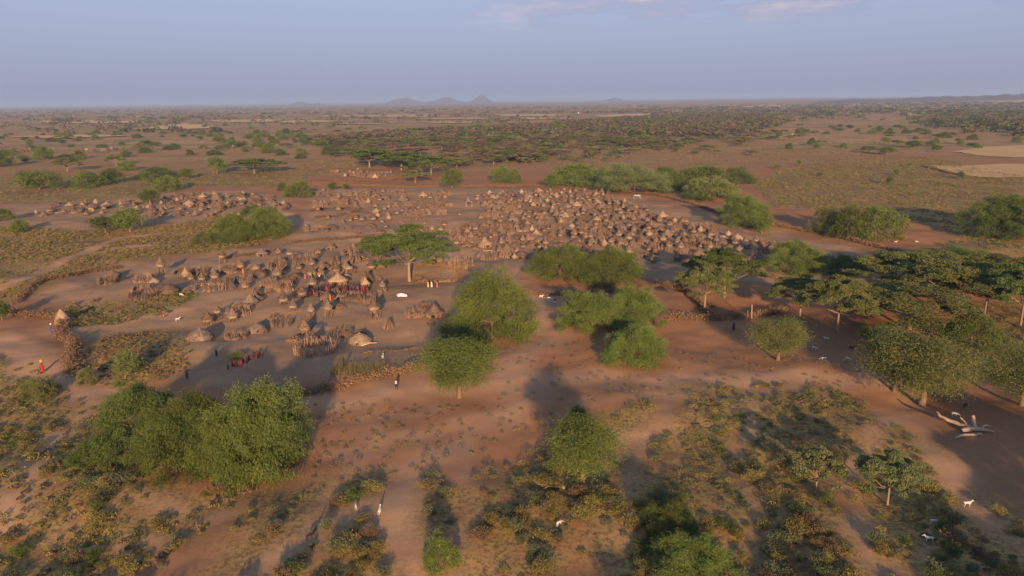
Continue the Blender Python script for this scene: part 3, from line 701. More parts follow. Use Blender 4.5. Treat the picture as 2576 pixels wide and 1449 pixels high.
# smaller trees and bushes of the plains: (area, count, kinds, width range in metres, height range, label, materials)
def scatter(poly, n, seed, mind, avoid=(), area=None):
    g = poly_px(poly); r = rng(seed); lo, hi = g.min(0), g.max(0); out_ = []; tries = 0
    while len(out_) < n and tries < n * 60:
        tries += 1; q = lo + (hi - lo) * r.rand(2)
        if not inside(g, q[0], q[1]): continue
        if any((q[0] - a[0]) ** 2 + (q[1] - a[1]) ** 2 < mind ** 2 for a in out_): continue
        if any((q[0] - a[0]) ** 2 + (q[1] - a[1]) ** 2 < (mind * .9 + 2) ** 2 for a in avoid): continue
        out_.append((q[0], q[1]))
    return out_
WOOD = [(800, 352), (900, 340), (1100, 328), (1300, 318), (1420, 310), (1560, 300), (1700, 290), (1950, 290), (1960, 318), (1900, 336), (1780, 356), (1700, 372), (1500, 372), (1420, 398), (1330, 415), (1180, 425), (1000, 424), (880, 402), (862, 376)]
LOOSE = [
 ([(-200, 340), (300, 335), (760, 330), (860, 350), (850, 400), (700, 408), (400, 405), (-200, 425)], 125, 'wrw', (6, 15), (4, 7), 'small green tree scattered over the far left plain', ['bright', 'deep', 'deep', 'olive'], 12),
 ([(500, 345), (700, 335), (840, 345), (840, 392), (640, 392), (500, 385)], 26, 'wr', (8, 15), (6, 9), 'green tree in the cluster left of the brown acacia wood', ['bright', 'deep'], 11),
 ([(1950, 330), (2100, 320), (2330, 325), (2576, 335), (2600, 378), (2200, 392), (1950, 372)], 60, 'ruw', (6, 14), (4, 8), 'small tree spread over the right plain beyond the village', ['bright', 'olive', 'deep', 'acacia'], 17),
 ([(690, 335), (880, 318), (870, 400), (700, 402)], 22, 'uuw', (9, 15), (5, 8), 'tree trailing off the left end of the acacia wood', ['olive', 'deep', 'greybrown'], 12),
 ([(1900, 300), (2060, 268), (2330, 262), (2340, 318), (1960, 338)], 60, 'ua', (11, 17), (5, 8), 'flat tree trailing off the right end of the acacia wood', ['olive', 'acacia', 'greybrown'], 15),
 ([(1290, 412), (1450, 384), (1900, 352), (1950, 390), (1500, 412)], 16, 'ur', (4, 9), (3, 5), 'low tree on the grass between the acacia wood and the village trees', ['olive', 'deep'], 14),
 ([(1300, 404), (1500, 374), (1800, 350), (1950, 334), (1960, 354), (1750, 384), (1500, 398), (1320, 416)], 46, 'uua', (11, 17), (4, 7), 'flat acacia along the ragged front edge of the wood', ['olive', 'greybrown', 'acacia', 'palegreen'], 13),
 ([(1930, 400), (2300, 410), (2500, 470), (2440, 490), (1960, 450)], 7, 'r', (3, 5), (3, 5), 'tiny lone bush on the open red plain at the right', ['deep', 'bright'], 20),
 ([(300, 300), (1000, 296), (1500, 288), (1500, 300), (1000, 318), (300, 330)], 40, 'tt', (9, 15), (5, 9), 'distant dark tree dotted among the pale fields', ['deep', 'bright'], 40),
]
for j, (pl, n, kd, wr, hr, lb, ml, md) in enumerate(LOOSE):
    r = rng(900 + j)
    for (x, y) in scatter(pl, n, 700 + j, md, BASES):
        BASES.append((x, y)); k = kd[r.randint(len(kd))]; c_, t_, R0, H0 = PROTO[k][r.randint(len(PROTO[k]))]
        w_ = wr[0] + (wr[1] - wr[0]) * r.rand(); h_ = (hr[0] + (hr[1] - hr[0]) * r.rand()) * (.5 + .5 * w_ / wr[1])
        thing(NAMES[k], [('trunk', t_), ('crown', c_)], (x, y, float(height(x, y)) - .1), r.rand() * 6.28, (w_ / 2 / R0, w_ / 2 / R0, h_ / H0), {'crown': M[ml[r.randint(len(ml))]]},
              label=lb, category='tree', group='small trees on the plains, set ' + 'abcdefghij'[j])
# the wood of umbrella acacias: the nearest ones each a tree, the rest one mass
wg = poly_px(WOOD); r = rng(77); cand = scatter(WOOD, 1300, 78, 11.0)
cand.sort(key=lambda q: math.hypot(*q)); cand = [q for q in cand if mn.noise(Vector((q[0] * .012, q[1] * .012, 2))) > -.16 or r.rand() < .25]; near_, rest = cand[:190], cand[190:]
for i, (x, y) in enumerate(near_):
    k = 'u' if i < 120 else 'a'; c_, t_, R0, H0 = PROTO[k][r.randint(len(PROTO[k]))]; w_ = 12 + 10 * r.rand(); h_ = 4.5 + 3.5 * r.rand()
    lm = ['olive', 'greybrown', 'greybrown', 'palegreen', 'acacia', 'bright'][min(int(r.rand() * 5.5), 5)]
    brown = {'palegreen': 'pale green', 'olive': 'olive', 'greybrown': 'grey brown', 'acacia': 'green', 'bright': 'bright green'}[lm]
    thing('umbrella_acacia', [('trunk', t_), ('crown', c_)], (x, y, float(height(x, y)) - .1), r.rand() * 6.28, (w_ / 2 / R0, w_ / 2 / R0, h_ / H0), {'crown': M[lm]},
          label=brown + ' flat topped acacia standing in the wood behind the village', category='tree', group=brown + ' acacias of the wood')
def mass(name, items, label, per=(46, 22), sq=.35):
    """items: (x, y, z, radius, height, colour, flat) as one mesh of leaf clumps"""
    acc = Acc(); r = rng(5)
    for (x, y, z, R_, H_, c_, flat, n) in items:
        a = r.rand(n) * 6.283; q = np.sqrt(r.rand(n))
        if flat:
            k = r.randint(0, 4, n); P = np.stack([np.cos(a) * q * R_, np.sin(a) * q * R_, H_ * (.92 - .25 * q ** 2 - .09 * k * (1 - q * .3))], 1)
            D = unit(r.randn(n, 3) * np.array([1, 1, .25])) * R_ * .26; W = unit(np.cross(D, r.randn(n, 3) * .9 + np.array([0, 0, .8]))) * R_ * .13
        else:
            u = r.rand(n); P = np.stack([np.cos(a) * R_ * np.sqrt(1 - (u * .95) ** 2) * .9, np.sin(a) * R_ * np.sqrt(1 - (u * .95) ** 2) * .9, H_ * (.1 + .85 * u)], 1)
            D = unit(r.randn(n, 3)) * R_ * .27; W = unit(np.cross(D, r.randn(n, 3))) * R_ * .17
        C = np.asarray(c_) * (.65 + .7 * r.rand(n))[:, None]
        acc.leaves(P + np.array([x, y, z]), D, W, 0, np.clip(C, 0, 1))
        acc.sticks([(x, y, z - .3)], [(x + r.randn() * .3, y, z + H_ * .7)], .18, .1, 0, (.16, .12, .08))
    return put(name, acc.mesh(name, [M['colour']], col=True), kind='stuff', label=label)
GREYB, OLV, GRN, DK = (.155, .115, .085), (.135, .13, .06), (.12, .155, .045), (.075, .09, .04)
items = [(x, y, float(height(x, y)), 8 + 4 * r.rand(), 6 + 3 * r.rand(), [GREYB, GREYB, OLV, OLV, GRN][r.randint(5)], True, 60 if math.hypot(x, y) < 1100 else 40) for x, y in rest]
FARWOOD = [([(1450, 285), (1700, 272), (2050, 262), (2330, 258), (2600, 250), (2700, 330), (2576, 338), (2330, 322), (2250, 285), (2050, 305), (1960, 318), (1700, 292)], 1500, 15, [OLV, DK, GREYB, GRN, DK]),
           ([(2330, 285), (2650, 285), (2700, 345), (2480, 345), (2330, 320)], 160, 13, [DK, OLV, OLV]),
           ([(-300, 300), (1450, 290), (1460, 300), (900, 330), (-300, 345)], 330, 22, [DK, OLV, GREYB]),
           ([(-300, 276), (1450, 268), (2100, 262), (1700, 276), (1450, 290), (-300, 300)], 1000, 34, [DK, OLV, GREYB])]
for j, (pl, n, md, cs) in enumerate(FARWOOD):
    g = poly_px(pl); r = rng(300 + j); lo, hi = g.min(0), g.max(0); m_ = 0; grid = {}
    for _ in range(n * 30):
        # even in the picture's depth: pick the distance by its reciprocal
        y = 1 / (1 / max(hi[1], 10) + (1 / lo[1] - 1 / hi[1]) * r.rand()) if j in (0, 3) else lo[1] + (hi[1] - lo[1]) * r.rand()
        x = lo[0] + (hi[0] - lo[0]) * r.rand()
        if not inside(g, x, y): continue
        if j >= 2 and mn.noise(Vector((x * .004, y * .004, j))) < -.08: continue
        c = (int(x // md), int(y // md))
        if c in grid: continue
        grid[c] = 1; m_ += 1; D_ = math.hypot(x, y)
        items.append((x, y, float(height(x, y)), (6 + 4 * r.rand()) * (1 if D_ < 2200 else 1.4), (5 + 4 * r.rand()), cs[r.randint(len(cs))], j != 2 and r.rand() < .7, 34 if D_ < 1500 else 16))
        if m_ >= n: break
mass('distant_woodland', items, 'far acacia woodland and scattered trees of the plain')
# ------------------------------------------------------------------ scrub
SHMAT = ['ochre', 'greyscrub', 'brownscrub', 'greenscrub']
SHWORD = dict(ochre='yellow ochre', greyscrub='grey green', brownscrub='dry brown', greenscrub='green')
ZONES = {  # zone: (polygon, spacing, density keep, materials weights, place words)
 'bottom_mid': (GRASS['bottom_mid'], .80, [6, 3, 1, 1], 'on the bare ground in front of the trees'),
 'bottom_right': (GRASS['bottom_right'], 1.30, [5, 4, 2, 2], 'in the thick scrub at the bottom right'),
 'bottom_left': (GRASS['bottom_left'], .95, [5, 3, 1, 3], 'in the scrub at the bottom left'),
}
cands = []
for zi, (zn, (pl, dens, wts, words_)) in enumerate(ZONES.items()):
    g = poly_px(pl); r = rng(500 + zi); lo, hi = g.min(0), g.max(0); lo[1] = max(lo[1], 58); step = 1.5
    for yy in np.arange(lo[1], hi[1], step):
        for xx in np.arange(lo[0], hi[0], step):
            x, y = xx + r.randn() * .9, yy + r.randn() * .9
            nz = mn.noise(Vector((x * .09, y * .09, 3.1 + zi))) + .5 * mn.noise(Vector((x * .25, y * .25, 7)))
            u_ = r.rand(6)
            if nz * .6 + dens * .62 - .32 < u_[0] * .5 or not inside(g, x, y) or abs(x) > y * .74 + 6: continue
            if float(min([dist_line(poly_px(p_), x, y) - w_ * .75 for p_, w_ in PATHS])) < 0: continue
            if any((x - a) ** 2 + (y - b) ** 2 < 6 for a, b in BASES): continue
            cands.append((x, y, .55 + .75 * u_[1] ** 1.5 + (.25 if nz > .2 else 0), u_[2], zn, wts, words_))
cands.sort(key=lambda q: q[1] - q[2] * 30)
r = rng(61); shrubs, small = cands[:300], cands[300:]
print('shrubs', len(cands))
for (x, y, s_, u_, zn, wts, words_) in shrubs:
    lm = SHMAT[int(np.searchsorted(np.cumsum(wts) / sum(wts), u_ * .999))]
    o = put('shrub', SHR[r.randint(len(SHR))], (x, y, float(height(x, y)) - .04), r.rand() * 6.28, (s_ * (.85 + .5 * r.rand()), s_ * (.85 + .5 * r.rand()), s_ * (.75 + .55 * r.rand())),
            label='low ' + SHWORD[lm] + ' shrub growing ' + words_, category='shrub', group=SHWORD[lm] + ' shrubs ' + words_)
    o.material_slots[0].link = 'OBJECT'; o.material_slots[0].material = M[lm]
SC_COL = dict(ochre=((.16, .135, .045), (.34, .29, .105)), greyscrub=((.10, .12, .06), (.22, .23, .12)), brownscrub=((.14, .10, .055), (.27, .195, .11)), greenscrub=((.075, .10, .03), (.20, .21, .06)))
acc = Acc(); ra = rng(62)
def tuft(x, y, s_, lm, n, leaf):
    cA, cB = (np.array(c) for c in SC_COL[lm]); tone = ra.rand(); a = ra.rand(n) * 6.283; q = np.sqrt(ra.rand(n)); z = float(height(x, y))
    lo_ = .5 + .5 * ra.rand(); P = np.stack([x + np.cos(a) * q * s_ * .85, y + np.sin(a) * q * s_ * .85 * lo_, z + s_ * (.12 + .6 * ra.rand(n) * (1 - q ** 2 * .6))], 1)
    D = unit(ra.randn(n, 3) * .7 + np.array([0, 0, .5])) * leaf * (.6 + .8 * ra.rand(n))[:, None]; W = unit(np.cross(D, ra.randn(n, 3))) * leaf * .38
    t_ = np.clip(.5 * tone + .5 * ra.rand(n), 0, 1)[:, None]
    acc.leaves(P, D, W, 0, (cA * (1 - t_) + cB * t_) * 1.12)
for (x, y, s_, u_, zn, wts, words_) in small:
    lm = SHMAT[int(np.searchsorted(np.cumsum(wts) / sum(wts), u_ * .999))]
    tuft(x, y, s_ * 1.0, lm, 200 if y < 100 else 120, .085 if y < 100 else .12)
put('low_scrub', acc.mesh('low_scrub', [M['colour']], col=True), kind='stuff', label='low scrub covering the front ground')
acc = Acc()
BACKZ = [('left_mid', 3600, [7, 1, 5, 1], .55), ('left_pen', 420, [4, 1, 2, 4], .5), ('left_low', 420, [2, 0, 8, 0], .38), ('far_right', 5200, [5, 3, 3, 1], .85), ('back_right', 1800, [5, 2, 2, 2], .9),
         ('back_left', 2000, [5, 1, 2, 4], .9), ('right_trees', 300, [4, 1, 4, 2], .8), ('bottom_left', 500, [3, 1, 2, 2], .6)]
for zi, (zn, n, wts, s0) in enumerate(BACKZ):
    g = poly_px(GRASS[zn]); r = rng(800 + zi); lo, hi = g.min(0), g.max(0); m_ = 0; cw = np.cumsum(wts) / sum(wts)
    pp = [(poly_px(p_), w_) for p_, w_ in PATHS[:6]]
    for _ in range(n * 12):
        q = lo + (hi - lo) * r.rand(2)
        if mn.noise(Vector((q[0] * .06, q[1] * .06, zi))) < r.rand() * .7 - .45 or not inside(g, q[0], q[1]): continue
        if zn == 'left_mid' and min(float(dist_line(a, q[0], q[1])) - w_ for a, w_ in pp) < 0: continue
        m_ += 1; D_ = math.hypot(*q); tuft(q[0], q[1], s0 * (.5 + r.rand()), SHMAT[int(np.searchsorted(cw, r.rand() * .999))], 22 if D_ > 250 else 40, .26 if D_ > 250 else .17)
        if m_ >= n: break
# sparse weeds on the bare ground round the settlement
for zi, pl in enumerate([[(1250, 880), (1480, 850), (2100, 900), (2250, 960), (1700, 1010), (1250, 1040)], [(700, 1010), (1200, 1010), (1400, 1040), (1200, 1150), (760, 1260)]]):
    for (x, y) in scatter(pl, 150, 850 + zi, 1.2): tuft(x, y, .35 + .4 * ra.rand(), SHMAT[ra.randint(3)], 40, .10)
put('dry_grass', acc.mesh('dry_grass', [M['colour']], col=True), kind='stuff', label='dry grass and low weeds of the plain')

# ------------------------------------------------------------------ thorn hedges
def hedge(pts, wid, hgt, label, n_per=120, mat_='twig', green=0.0):
    g = poly_px(pts); r = rng(int(abs(g[0, 0] * 7) + g[0, 1])); a = Acc(); o0 = g[0].copy(); z0 = float(height(*o0))
    for k in range(len(g) - 1):
        A_, B_ = g[k], g[k + 1]; L_ = float(np.linalg.norm(B_ - A_)); n = int(L_ * n_per); t_ = r.rand(n)
        C = A_ + (B_ - A_) * t_[:, None] + r.randn(n, 2) * wid * .30
        lump = .8 + .35 * np.sin(t_ * L_ * .9 + k) * np.sin(t_ * L_ * .37 + 1.3 * k) + .12 * r.randn(n)
        zz = height(C[:, 0], C[:, 1]); P = np.stack([C[:, 0], C[:, 1], zz + hgt * lump * (.1 + .72 * r.rand(n))], 1)
        D = unit(r.randn(n, 3) + np.array([0, 0, .2])) * .27 * (.5 + r.rand(n))[:, None]; W = unit(np.cross(D, r.randn(n, 3))) * .065
        P -= np.array([o0[0], o0[1], z0]); a.leaves(P, D, W, r.rand(n))
        m_ = n // 8; i_ = r.randint(0, n, m_); a.sticks(P[i_] - D[i_] * 1.5, P[i_] + D[i_] * 3, .02, .008, r.rand(m_))
    put('thorn_hedge', a.mesh('thorn_hedge', [M[mat_]]), (o0[0], o0[1], z0), label=label, category='hedge')
HEDGES = [
 ([(300, 676), (225, 684), (160, 697), (105, 708), (80, 722), (57, 746), (40, 764)], 2.0, 1.3, 'long thorn hedge curling round the left end of the near settlement'),
 ([(30, 790), (75, 798), (120, 798), (158, 806)], 2.0, 1.6, 'brown thorn hedge beside the left edge, running to the straw corner'),
 ([(158, 812), (160, 835), (152, 850), (185, 862), (188, 890), (178, 915), (190, 945)], 2.2, 1.7, 'bent brown thorn hedge going down from the straw corner to the paths'),
 ([(600, 1000), (669, 1002), (756, 994), (856, 974), (969, 947), (1075, 920)], 2.0, 1.5, 'tall dry hedge along the front edge of the near settlement'),
 ([(1044, 668), (1106, 669), (1154, 679), (1166, 697), (1141, 709), (1069, 711), (1044, 697)], 1.2, 1.0, 'oval thorn hedge of the small garden right of the great acacia'),
 ([(1668, 803), (1713, 803), (1788, 805), (1828, 803), (1876, 800)], 2.0, 1.7, 'straight brown hedge along the front of the small field'),
 ([(1895, 798), (1936, 792), (1975, 778)], 1.8, 1.6, 'short brown hedge right of the gate posts'),
 ([(1583, 724), (1650, 720), (1698, 723), (1728, 738), (1752, 756), (1790, 800)], 1.5, 1.1, 'curved thorn hedge round the back of the small field'),
 ([(1130, 472), (1250, 472), (1330, 469), (1380, 471), (1560, 481), (1640, 489), (1700, 502), (1765, 522), (1830, 543)], 2.2, 1.5, 'long brown hedge behind the dense village'),
 ([(1900, 560), (2000, 578), (2080, 592), (2200, 622), (2272, 637)], 2.0, 1.4, 'thorn hedge running right from the village past three trees'),
 ([(794, 548), (850, 544), (905, 532), (885, 524), (820, 526), (780, 534)], 1.5, 1.1, 'thorn hedge of the oval pen left of the middle huts'),
 ([(760, 429), (856, 424), (975, 427)], 1.8, 1.2, 'thorn hedge on the far side of the small stick compound'),
 ([(784, 454), (869, 455), (981, 457), (1000, 449)], 1.8, 1.2, 'thorn hedge on the near side of the small stick compound'),
 ([(730, 612), (800, 604), (870, 600), (950, 594)], 2.4, .8, 'low dry hedge between the middle huts and the near settlement'),
 ([(720, 478), (790, 470), (900, 468), (1000, 473), (1100, 470)], 2.0, 1.2, 'dry hedge behind the middle huts'),
 ([(1750, 655), (1900, 692), (1960, 700)], 1.5, 1.1, 'low thorn hedge right of the wide green acacia'),
 ([(1300, 735), (1345, 742), (1400, 742), (1560, 735)], 1.6, 1.3, 'thorn hedge under the twin bright trees'),
 ([(700, 628), (640, 640), (560, 652)], 1.6, .8, 'dry hedge behind the near huts, left part'),
 ([(2050, 660), (2150, 680), (2250, 690)], 1.5, 1.0, 'thorn hedge left of the acacia grove'),
 ([(2320, 418), (2390, 436), (2440, 446)], 1.8, 1.2, 'dark thorn hedge along the pale field at the right'),
]
for h_ in HEDGES: hedge(*h_)
# thin rows of cut branches lying on the ground
for pts, lb in (([(912, 890), (960, 886), (1010, 884), (1052, 874)], 'thin line of thorn branches on the bare yard in front of the dome hut'),
                ([(258, 846), (300, 843), (350, 841), (395, 838)], 'thin line of branches left of the big cone hut'),
                ([(182, 728), (215, 722), (243, 720)], 'dark row of cut branches lying in the left yard')):
    hedge(pts, .5, .45, lb, 14)

# ------------------------------------------------------------------ huts and stores
r = rng(9)
def fringe(acc, rad, z, n, L, seed, spread=.10):
    q = rng(seed); a = q.rand(n) * 6.283; rr = rad * (1 + .03 * q.randn(n))
    P = np.stack([np.cos(a) * rr, np.sin(a) * rr, z + q.randn(n) * .03], 1)
    D = np.stack([np.cos(a) * spread, np.sin(a) * spread, -1 + 0 * a], 1) * (L * (.5 + .7 * q.rand(n)))[:, None] * .5
    W = np.stack([-np.sin(a), np.cos(a), 0 * a], 1) * .045
    acc.leaves(P, D, W, q.rand(n))
def roofcone(seed, R_, H_, z, tiers=2, concave=.10, fr=60, tip=.35):
    a = Acc(); pr = []; n = 5
    for t_ in range(tiers):
        u0, u1 = t_ / tiers, (t_ + 1) / tiers
        for i in range(n):
            u = u0 + (u1 - u0) * i / (n - 1)
            rr = R_ * (1 - u) * (1 - concave * math.sin(math.pi * u) * 1.6) + (.06 * R_ * (1 - (u - u0) / (u1 - u0)) if t_ else 0) + .05
            pr.append((rr, z + H_ * u - (.03 if i == 0 and t_ else 0)))
    pr += [(.07, z + H_ + tip * .5), (.015, z + H_ + tip)]
    a.lathe([(R_ * .93, z - .04)] + pr, 22, .09, seed)
    fringe(a, R_ * .99, z - .02, fr, .28, seed)
    for t_ in range(1, tiers): fringe(a, R_ * (1 - t_ / tiers) * (1 - concave * 1.4), z + H_ * t_ / tiers, fr // 2, .2, seed + t_)
    return a
def hut_parts(seed, R_=2.3, H_=1.65, wall=.8, tiers=1, concave=.08):
    roof = roofcone(seed, R_, H_, wall, tiers, concave, 90).mesh('roof', [M['thatch']])
    q = rng(seed); a = Acc(); n = 70; t_ = np.arange(n) / n * 6.283; keep = np.abs((t_ + .25) % 6.283 - 4.96) > .28
    t_ = t_[keep]; rw = R_ * .80; A_ = np.stack([np.cos(t_) * rw, np.sin(t_) * rw, 0 * t_ - .1], 1); B_ = A_ * np.array([1, 1, 0]) * (.98 + .04 * q.rand(len(t_)))[:, None]; B_[:, 2] = wall + .25
    a.sticks(A_, B_, .075, .06, q.rand(len(t_))); a.lathe([(rw * .95, -.05), (rw * .95, wall + .1)], 20, .01, seed, .3)
    wallm = a.mesh('wall', [M['stick']])
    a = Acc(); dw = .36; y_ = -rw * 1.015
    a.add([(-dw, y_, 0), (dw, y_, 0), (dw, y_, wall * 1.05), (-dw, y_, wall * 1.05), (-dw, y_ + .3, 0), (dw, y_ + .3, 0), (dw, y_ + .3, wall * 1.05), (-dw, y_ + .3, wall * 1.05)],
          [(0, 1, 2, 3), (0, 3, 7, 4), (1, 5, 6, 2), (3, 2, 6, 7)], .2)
    door = a.mesh('doorway', [M['dark']])  # closed box, its colour stands in for the shade of the opening
    return [('roof', roof), ('wall', wallm), ('doorway', door)]
def dome_parts(seed, R_=2.4, H_=2.0):
    a = Acc(); pr = [(R_, 0), (R_ * 1.02, .35), (R_ * .97, .75), (R_ * .83, H_ * .52), (R_ * .6, H_ * .72), (R_ * .34, H_ * .87), (R_ * .12, H_ * .97), (.05, H_ + .18), (.01, H_ + .3)]
    a.lathe(pr, 24, .06, seed); fringe(a, R_, .3, 90, .35, seed); fringe(a, R_ * .85, H_ * .5, 50, .25, seed + 1)
    dome = a.mesh('thatched_dome', [M['thatch']]); a = Acc(); q = rng(seed); n = 26; t_ = q.rand(n) * 6.283
    A_ = np.stack([np.cos(t_) * (R_ + .35), np.sin(t_) * (R_ + .35), .05 + .3 * q.rand(n)], 1); t2 = t_ + .5 + .3 * q.rand(n)
    B_ = np.stack([np.cos(t2) * (R_ + .3), np.sin(t2) * (R_ + .3), .15 + .5 * q.rand(n)], 1); a.sticks(A_, B_, .05, .03, .5 + .5 * q.rand(n))
    ring = a.mesh('branch_ring', [M['stick']])
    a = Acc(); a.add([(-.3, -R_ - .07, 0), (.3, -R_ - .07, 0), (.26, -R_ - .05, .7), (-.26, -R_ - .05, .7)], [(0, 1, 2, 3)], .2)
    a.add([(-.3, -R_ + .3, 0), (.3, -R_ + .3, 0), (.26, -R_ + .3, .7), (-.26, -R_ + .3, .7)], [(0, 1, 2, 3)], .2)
    return [('thatched_dome', dome), ('branch_ring', ring), ('doorway', a.mesh('doorway', [M['dark']]))]  # doorway: flat sheets coloured as the shade of an opening
def granary_parts(seed, R_=.95, leg=.5, body=.7, H_=1.0, tiers=2, simple=False):
    roof = roofcone(seed, R_ * 1.12, H_, leg + body, tiers, .12, 46, .28).mesh('roof', [M['thatch']])
    a = Acc(); a.lathe([(.3, leg), (R_ * .72, leg + .02), (R_ * .86, leg + body * .3), (R_ * .90, leg + body * .6), (R_ * .80, leg + body * 1.02)], 18, .03, seed)
    a.lathe([(R_ * .92, leg + body * .55), (R_ * .95, leg + body * .6), (R_ * .92, leg + body * .65)], 18, .03, seed + 1, .9)
    basket = a.mesh('basket', [M['basket']]); q = rng(seed); legs = []
    n = 6
    if simple:
        t_ = np.arange(8) / 8 * 6.283; A_ = np.stack([np.cos(t_) * R_ * .95, np.sin(t_) * R_ * .95, -.1 + 0 * t_], 1); B_ = np.stack([np.cos(t_) * R_ * .62, np.sin(t_) * R_ * .62, leg + .1 + 0 * t_], 1)
        a = Acc(); a.sticks(A_, B_, .06, .05, .6); a.sticks([(-R_, -.3, leg), (-R_, .3, leg), (-.3, -R_, leg - .06), (.3, -R_, leg - .06)], [(R_, -.3, leg), (R_, .3, leg), (-.3, R_, leg - .06), (.3, R_, leg - .06)], .05, .04, .5)
        return [('roof', roof), ('basket', basket), ('stilts', a.mesh('stilts', [M['stick']]))]
    for i in range(n):
        t_ = i / n * 6.283 + .2 * q.randn(); a = Acc()
        a.tube([(math.cos(t_) * R_ * (.85 + .2 * q.rand()), math.sin(t_) * R_ * (.85 + .2 * q.rand()), -.1), (math.cos(t_) * R_ * .72, math.sin(t_) * R_ * .72, leg * .55), (math.cos(t_ + .1) * R_ * .66, math.sin(t_ + .1) * R_ * .66, leg + .12)], [.065, .055, .05], 5, q.rand())
        legs.append(('leg', a.mesh('leg', [M['stick']])))
    a = Acc(); a.sticks([(-R_, -.35, leg), (-R_, .35, leg), (-.35, -R_, leg - .07), (.35, -R_, leg - .07)], [(R_, -.35, leg), (R_, .35, leg), (-.35, R_, leg - .07), (.35, R_, leg - .07)], .05, .04, .5)
    return [('roof', roof), ('basket', basket), ('floor_poles', a.mesh('floor_poles', [M['stick']]))] + legs
def stockade(seed, R_=2.5, H_=1.5, n=170, lean=.18, gap=.5, squash=1.0):
    q = rng(seed); t_ = q.rand(n) * (6.283 - gap) + 4.3; rr = R_ * (.94 + .12 * q.rand(n)); h_ = H_ * (.7 + .5 * q.rand(n))
    A_ = np.stack([np.cos(t_) * rr, np.sin(t_) * rr * squash, 0 * t_ - .1], 1); k = 1 - lean * (.4 + q.rand(n))
    B_ = np.stack([np.cos(t_ + .08 * q.randn(n)) * rr * k, np.sin(t_ + .08 * q.randn(n)) * rr * k * squash, h_], 1)
    a = Acc(); a.sticks(A_, B_, .05 + .035 * q.rand(n), .022, q.rand(n) ** .8)
    m_ = n // 4; i_ = q.randint(0, n, m_); t2 = t_[i_] + .5
    a.sticks(A_[i_] * np.array([1.03, 1.03, 0]) + np.array([0, 0, .5]), np.stack([np.cos(t2) * R_ * 1.04, np.sin(t2) * R_ * 1.04 * squash, .6 + .7 * q.rand(m_)], 1), .04, .03, q.rand(m_))
    return a.mesh('stick_pen', [M['stick']])
def stickhut(seed, R_=1.7, H_=2.3, n=90, close=.12):
    q = rng(seed); t_ = q.rand(n) * 5.6 + 5.0; rr = R_ * (.85 + .25 * q.rand(n)); t2 = t_ + .35 * q.randn(n)
    A_ = np.stack([np.cos(t_) * rr, np.sin(t_) * rr, 0 * t_ - .1], 1); h_ = H_ * (.8 + .3 * q.rand(n))
    B_ = np.stack([np.cos(t2) * R_ * close * (.6 + q.rand(n)), np.sin(t2) * R_ * close * (.6 + q.rand(n)), h_], 1)
    a = Acc(); a.sticks(A_, B_, .075 + .03 * q.rand(n), .03, q.rand(n)); return a.mesh('stick_hut', [M['stick']])
def heap(seed, R_=1.5, H_=1.1, n=120, L_=1.3, mat_='stick'):
    q = rng(seed); a_ = q.rand(n) * 6.283; u = np.sqrt(q.rand(n)); C = np.stack([np.cos(a_) * u * R_ * .7, np.sin(a_) * u * R_ * .7, .1 + H_ * .8 * q.rand(n) * (1 - u ** 2)], 1)
    D = unit(q.randn(n, 3) * np.array([1, 1, .45]) + np.array([.3, 0, .1])) * (L_ * (.4 + .6 * q.rand(n)))[:, None] * .5; B_ = C + D; A_ = C - D
    A_[:, 2] = np.maximum(A_[:, 2], 0); a = Acc(); a.sticks(A_, B_, .05, .025, q.rand(n)); return a.mesh('brush_heap', [M[mat_]])
def rack_parts(seed, w_=1.3, h_=1.5, straw=True):
    q = rng(seed); posts = []
    for sx in (-1, 1):
        for sy in (-1, 1):
            a = Acc(); a.tube([(sx * w_ * (.95 + .15 * q.rand()), sy * w_ * .7, -.1), (sx * w_ * .97, sy * w_ * .7, h_ * .6), (sx * w_ * .93 + .06 * q.randn(), sy * w_ * .68, h_ + .35 * q.rand())], [.08, .065, .05], 5, q.rand())
            posts.append(('post', a.mesh('post', [M['stick']])))
    a = Acc(); n = 22; y_ = np.linspace(-w_ * .85, w_ * .85, n); a.sticks(np.stack([-w_ * 1.15 + .2 * q.rand(n), y_, h_ - .06 + .05 * q.rand(n)], 1), np.stack([w_ * 1.15 - .2 * q.rand(n), y_ + .1 * q.randn(n), h_ - .06 + .05 * q.rand(n)], 1), .055, .045, q.rand(n))
    out_ = [('platform', a.mesh('platform', [M['stick']]))] + posts
    if straw:
        a = Acc(); a.lathe([(w_ * .95, h_ + .02), (w_ * .9, h_ + .25), (w_ * .5, h_ + .5), (.05, h_ + .62)], 14, .16, seed); fringe(a, w_ * .95, h_ + .1, 40, .35, seed)
        out_.append(('straw', a.mesh('straw', [M['thatchpale']])))
    return out_
V_HUT = [hut_parts(1), hut_parts(2, 2.2, 1.8, .7, 2, .12), hut_parts(3, 2.4, 1.5, .9, 1, .02), hut_parts(4, 2.2, 2.0, .6, 1, .10), hut_parts(5, 2.5, 1.4, .6, 2, .04)]
V_DOME = [dome_parts(5), dome_parts(6, 2.3, 1.7), dome_parts(7, 2.4, 2.2)]
V_GR = [granary_parts(8), granary_parts(9, .9, .5, .65, 1.15, 3), granary_parts(10, 1.0, .4, .8, .85, 1)]
V_GRS = [granary_parts(18, simple=True), granary_parts(19, .9, .5, .65, 1.15, 3, True), granary_parts(20, 1.0, .4, .8, .85, 1, True)]
V_TALL = [granary_parts(28, .95, 1.4, .7, 1.2), granary_parts(29, .9, 1.5, .7, 1.1)]
V_PEN = [stockade(11), stockade(12, n=210, H_=1.7), stockade(13, lean=.35, H_=1.8, n=210), stockade(14, lean=.1)]
V_SH = [stickhut(15), stickhut(16, 1.8, 2.0, 100, .35), stickhut(17, 1.6, 2.6, 80, .12)]
